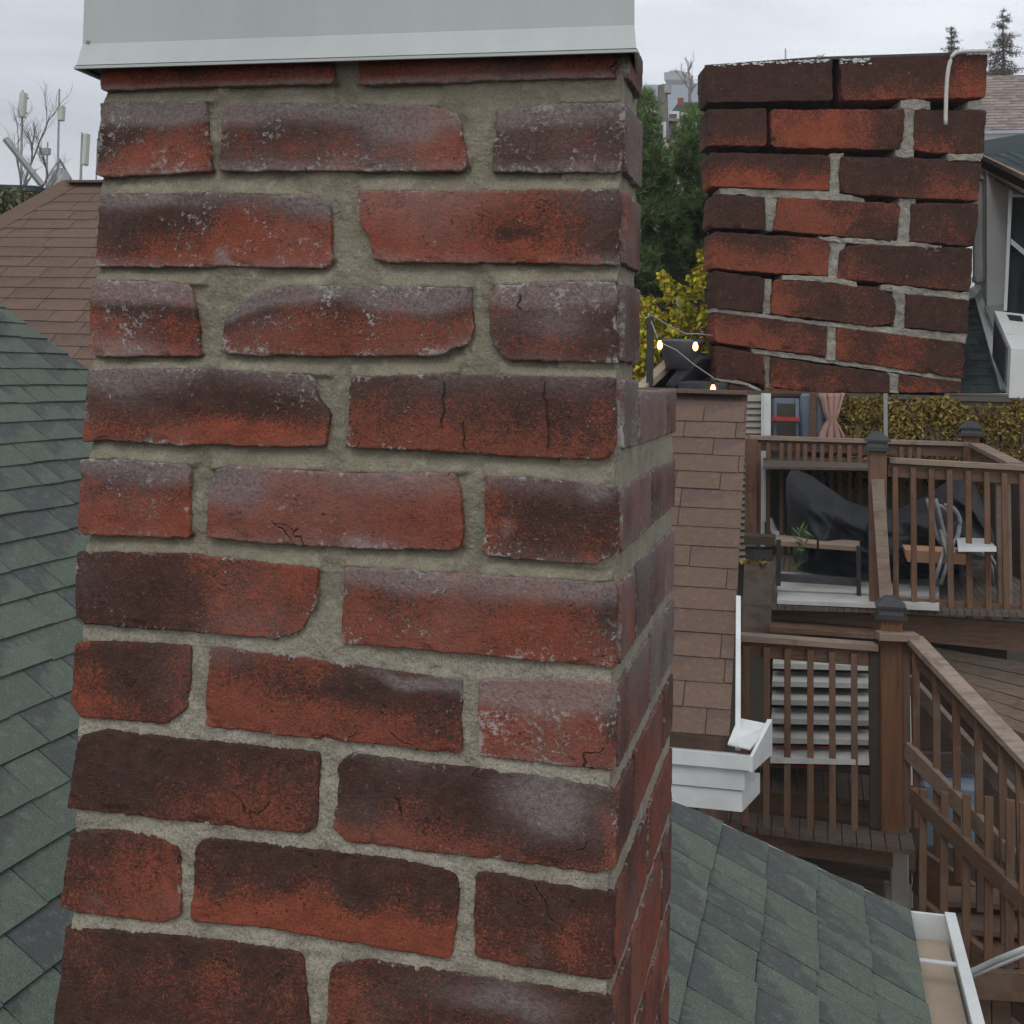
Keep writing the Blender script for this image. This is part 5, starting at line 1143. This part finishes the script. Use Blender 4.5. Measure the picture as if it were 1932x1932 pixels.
for (a, b, c, d) in (((1858, 940), (1876, 940), (1848, 1535), (1832, 1535)), ((1876, 960), (1960, 960), (1960, 975), (1876, 975)), ((1868, 1178), (1990, 1280), (1990, 1310), (1866, 1205))):
    wn_.box8([at(*I(*p), 14.1) for p in (d, c)]+[at(*I(*p), 14.3) for p in (c, d)]+[at(*I(*p), 14.1) for p in (a, b)]+[at(*I(*p), 14.3) for p in (b, a)])
wo = wn_.build('window', M['white'], wh)
prism('pane', M['glass'], [at(*I(1876, 960), 14.25), at(*I(2040, 1000), 14.0), at(*I(2040, 1700), 14.0), at(*I(1845, 1560), 14.25)], .03, wo)
# lean-to green roof under the window
lt = at(*I(1660, 1941), 13.1); 
L1, L2 = at(*I(1838, 1941), 13.6), at(*I(1700, 1455), 15.1)
L0, L3 = at(*I(1590, 1941), 13.6), at(*I(1648, 1470), 14.9)
ee = (L1-L0).normalized(); n3 = (L1-L0).cross(L2-L0).normalized(); us_ = n3.cross(ee).normalized()
if us_.z < 0: us_ = -us_
hd2 = (L2-L1).normalized(); cn2 = n3.cross(hd2).normalized()
if cn2.dot(UX) < 0: cn2 = -cn2
ctop = us_
lo = shingles('lower_roof', L0, ee, us_, -.3, 2.0, 0, (L2-L0).dot(us_), .14, .28, M['darkroof'], wh, [(L1, cn2), (L2, us_)], seed=18, dark=.6)
m = MB(); m.bar(L1+ZZ*.02, L2+ZZ*.02, .09, .05); m.build('step_flashing', M['white'], wh)
prism('sill', M['white'], [at(*I(1738, 1515), 14.6), at(*I(1838, 1500), 14.3), at(*I(1850, 1560), 14.2), at(*I(1790, 1640), 14.2)], .1, wh)
# air conditioner
ac = empty('air_conditioner', at(1890, 735, 13.2), 'white window air conditioner with grey side grille and top vents at the right edge', 'air conditioner')
P = lambda x, y, d: at(*I(x, y), d)
tf_ = [P(1786, 1535, 13.7), P(2000, 1560, 13.7), P(2000, 1730, 13.1), P(1868, 1722, 13.1)]
m = MB(); bl_ = [P(1775, 1765, 13.7), P(2000, 1800, 13.7), P(2000, 1990, 13.1), P(1858, 1965, 13.1)]
def wq(a, b, c, d): m.quad(a, b, c, d)
wq(*tf_); wq(tf_[3], tf_[2], bl_[2], bl_[3]); wq(tf_[0], tf_[3], bl_[3], bl_[0]); wq(tf_[1], tf_[0], bl_[0], bl_[1]); wq(tf_[2], tf_[1], bl_[1], bl_[2]); wq(*bl_[::-1])
o = m.build('casing', M['acw'], ac); bv = o.modifiers.new('b', 'BEVEL'); bv.width = .02; bv.segments = 2
sid = lambda u, v: (tf_[0].lerp(tf_[3], u)).lerp(bl_[0].lerp(bl_[3], u), v)
nsd = (tf_[3]-tf_[0]).cross(bl_[0]-tf_[0]).normalized()
if nsd.dot(CO-tf_[0]) < 0: nsd = -nsd
prism('grille', M['planter'], [sid(.08, .1)+nsd*.012, sid(.86, .1)+nsd*.012, sid(.86, .9)+nsd*.012, sid(.08, .9)+nsd*.012], .01, ac, axis=-nsd)
gm_ = MB()
for i in range(12): u = .12+i*.06; gm_.bar(sid(u, .12)+nsd*.016, sid(u, .88)+nsd*.016, .008, .008)
gm_.build('grille_bars', M['blackmetal'], ac)
tp_ = lambda u, v: tf_[0].lerp(tf_[1], u).lerp(tf_[3].lerp(tf_[2], u), v)
vm = MB()
for i in range(7): vm.bar(tp_(.30+i*.045, .08)+ZZ*.004, tp_(.33+i*.045, .24)+ZZ*.004, .03, .004)
vm.build('top_vent', M['blackmetal'], ac)
m = MB(); m.bar(tp_(.05, .62)+ZZ*.003, tp_(.98, .62)+ZZ*.003, .012, .004); m.build('seam', M['galv'], ac)

# ================================================================== HAZE
hb = MB(); hb.box8([Vector(p) for p in ((-905, -65, -1), (905, -65, -1), (905, 1205, -1), (-905, 1205, -1), (-905, -65, 190), (905, -65, 190), (905, 1205, 190), (-905, 1205, 190))])
hm = bpy.data.materials.new('haze'); hm.use_nodes = True; hm.node_tree.nodes.remove(hm.node_tree.nodes['Principled BSDF'])
pv_ = hm.node_tree.nodes.new('ShaderNodeVolumePrincipled'); pv_.inputs['Color'].default_value = (.86, .9, .96, 1); pv_.inputs['Density'].default_value = .0010
hm.node_tree.links.new(pv_.outputs[0], hm.node_tree.nodes['Material Output'].inputs['Volume'])
ho = hb.build('haze', hm); ho['kind'] = 'stuff'
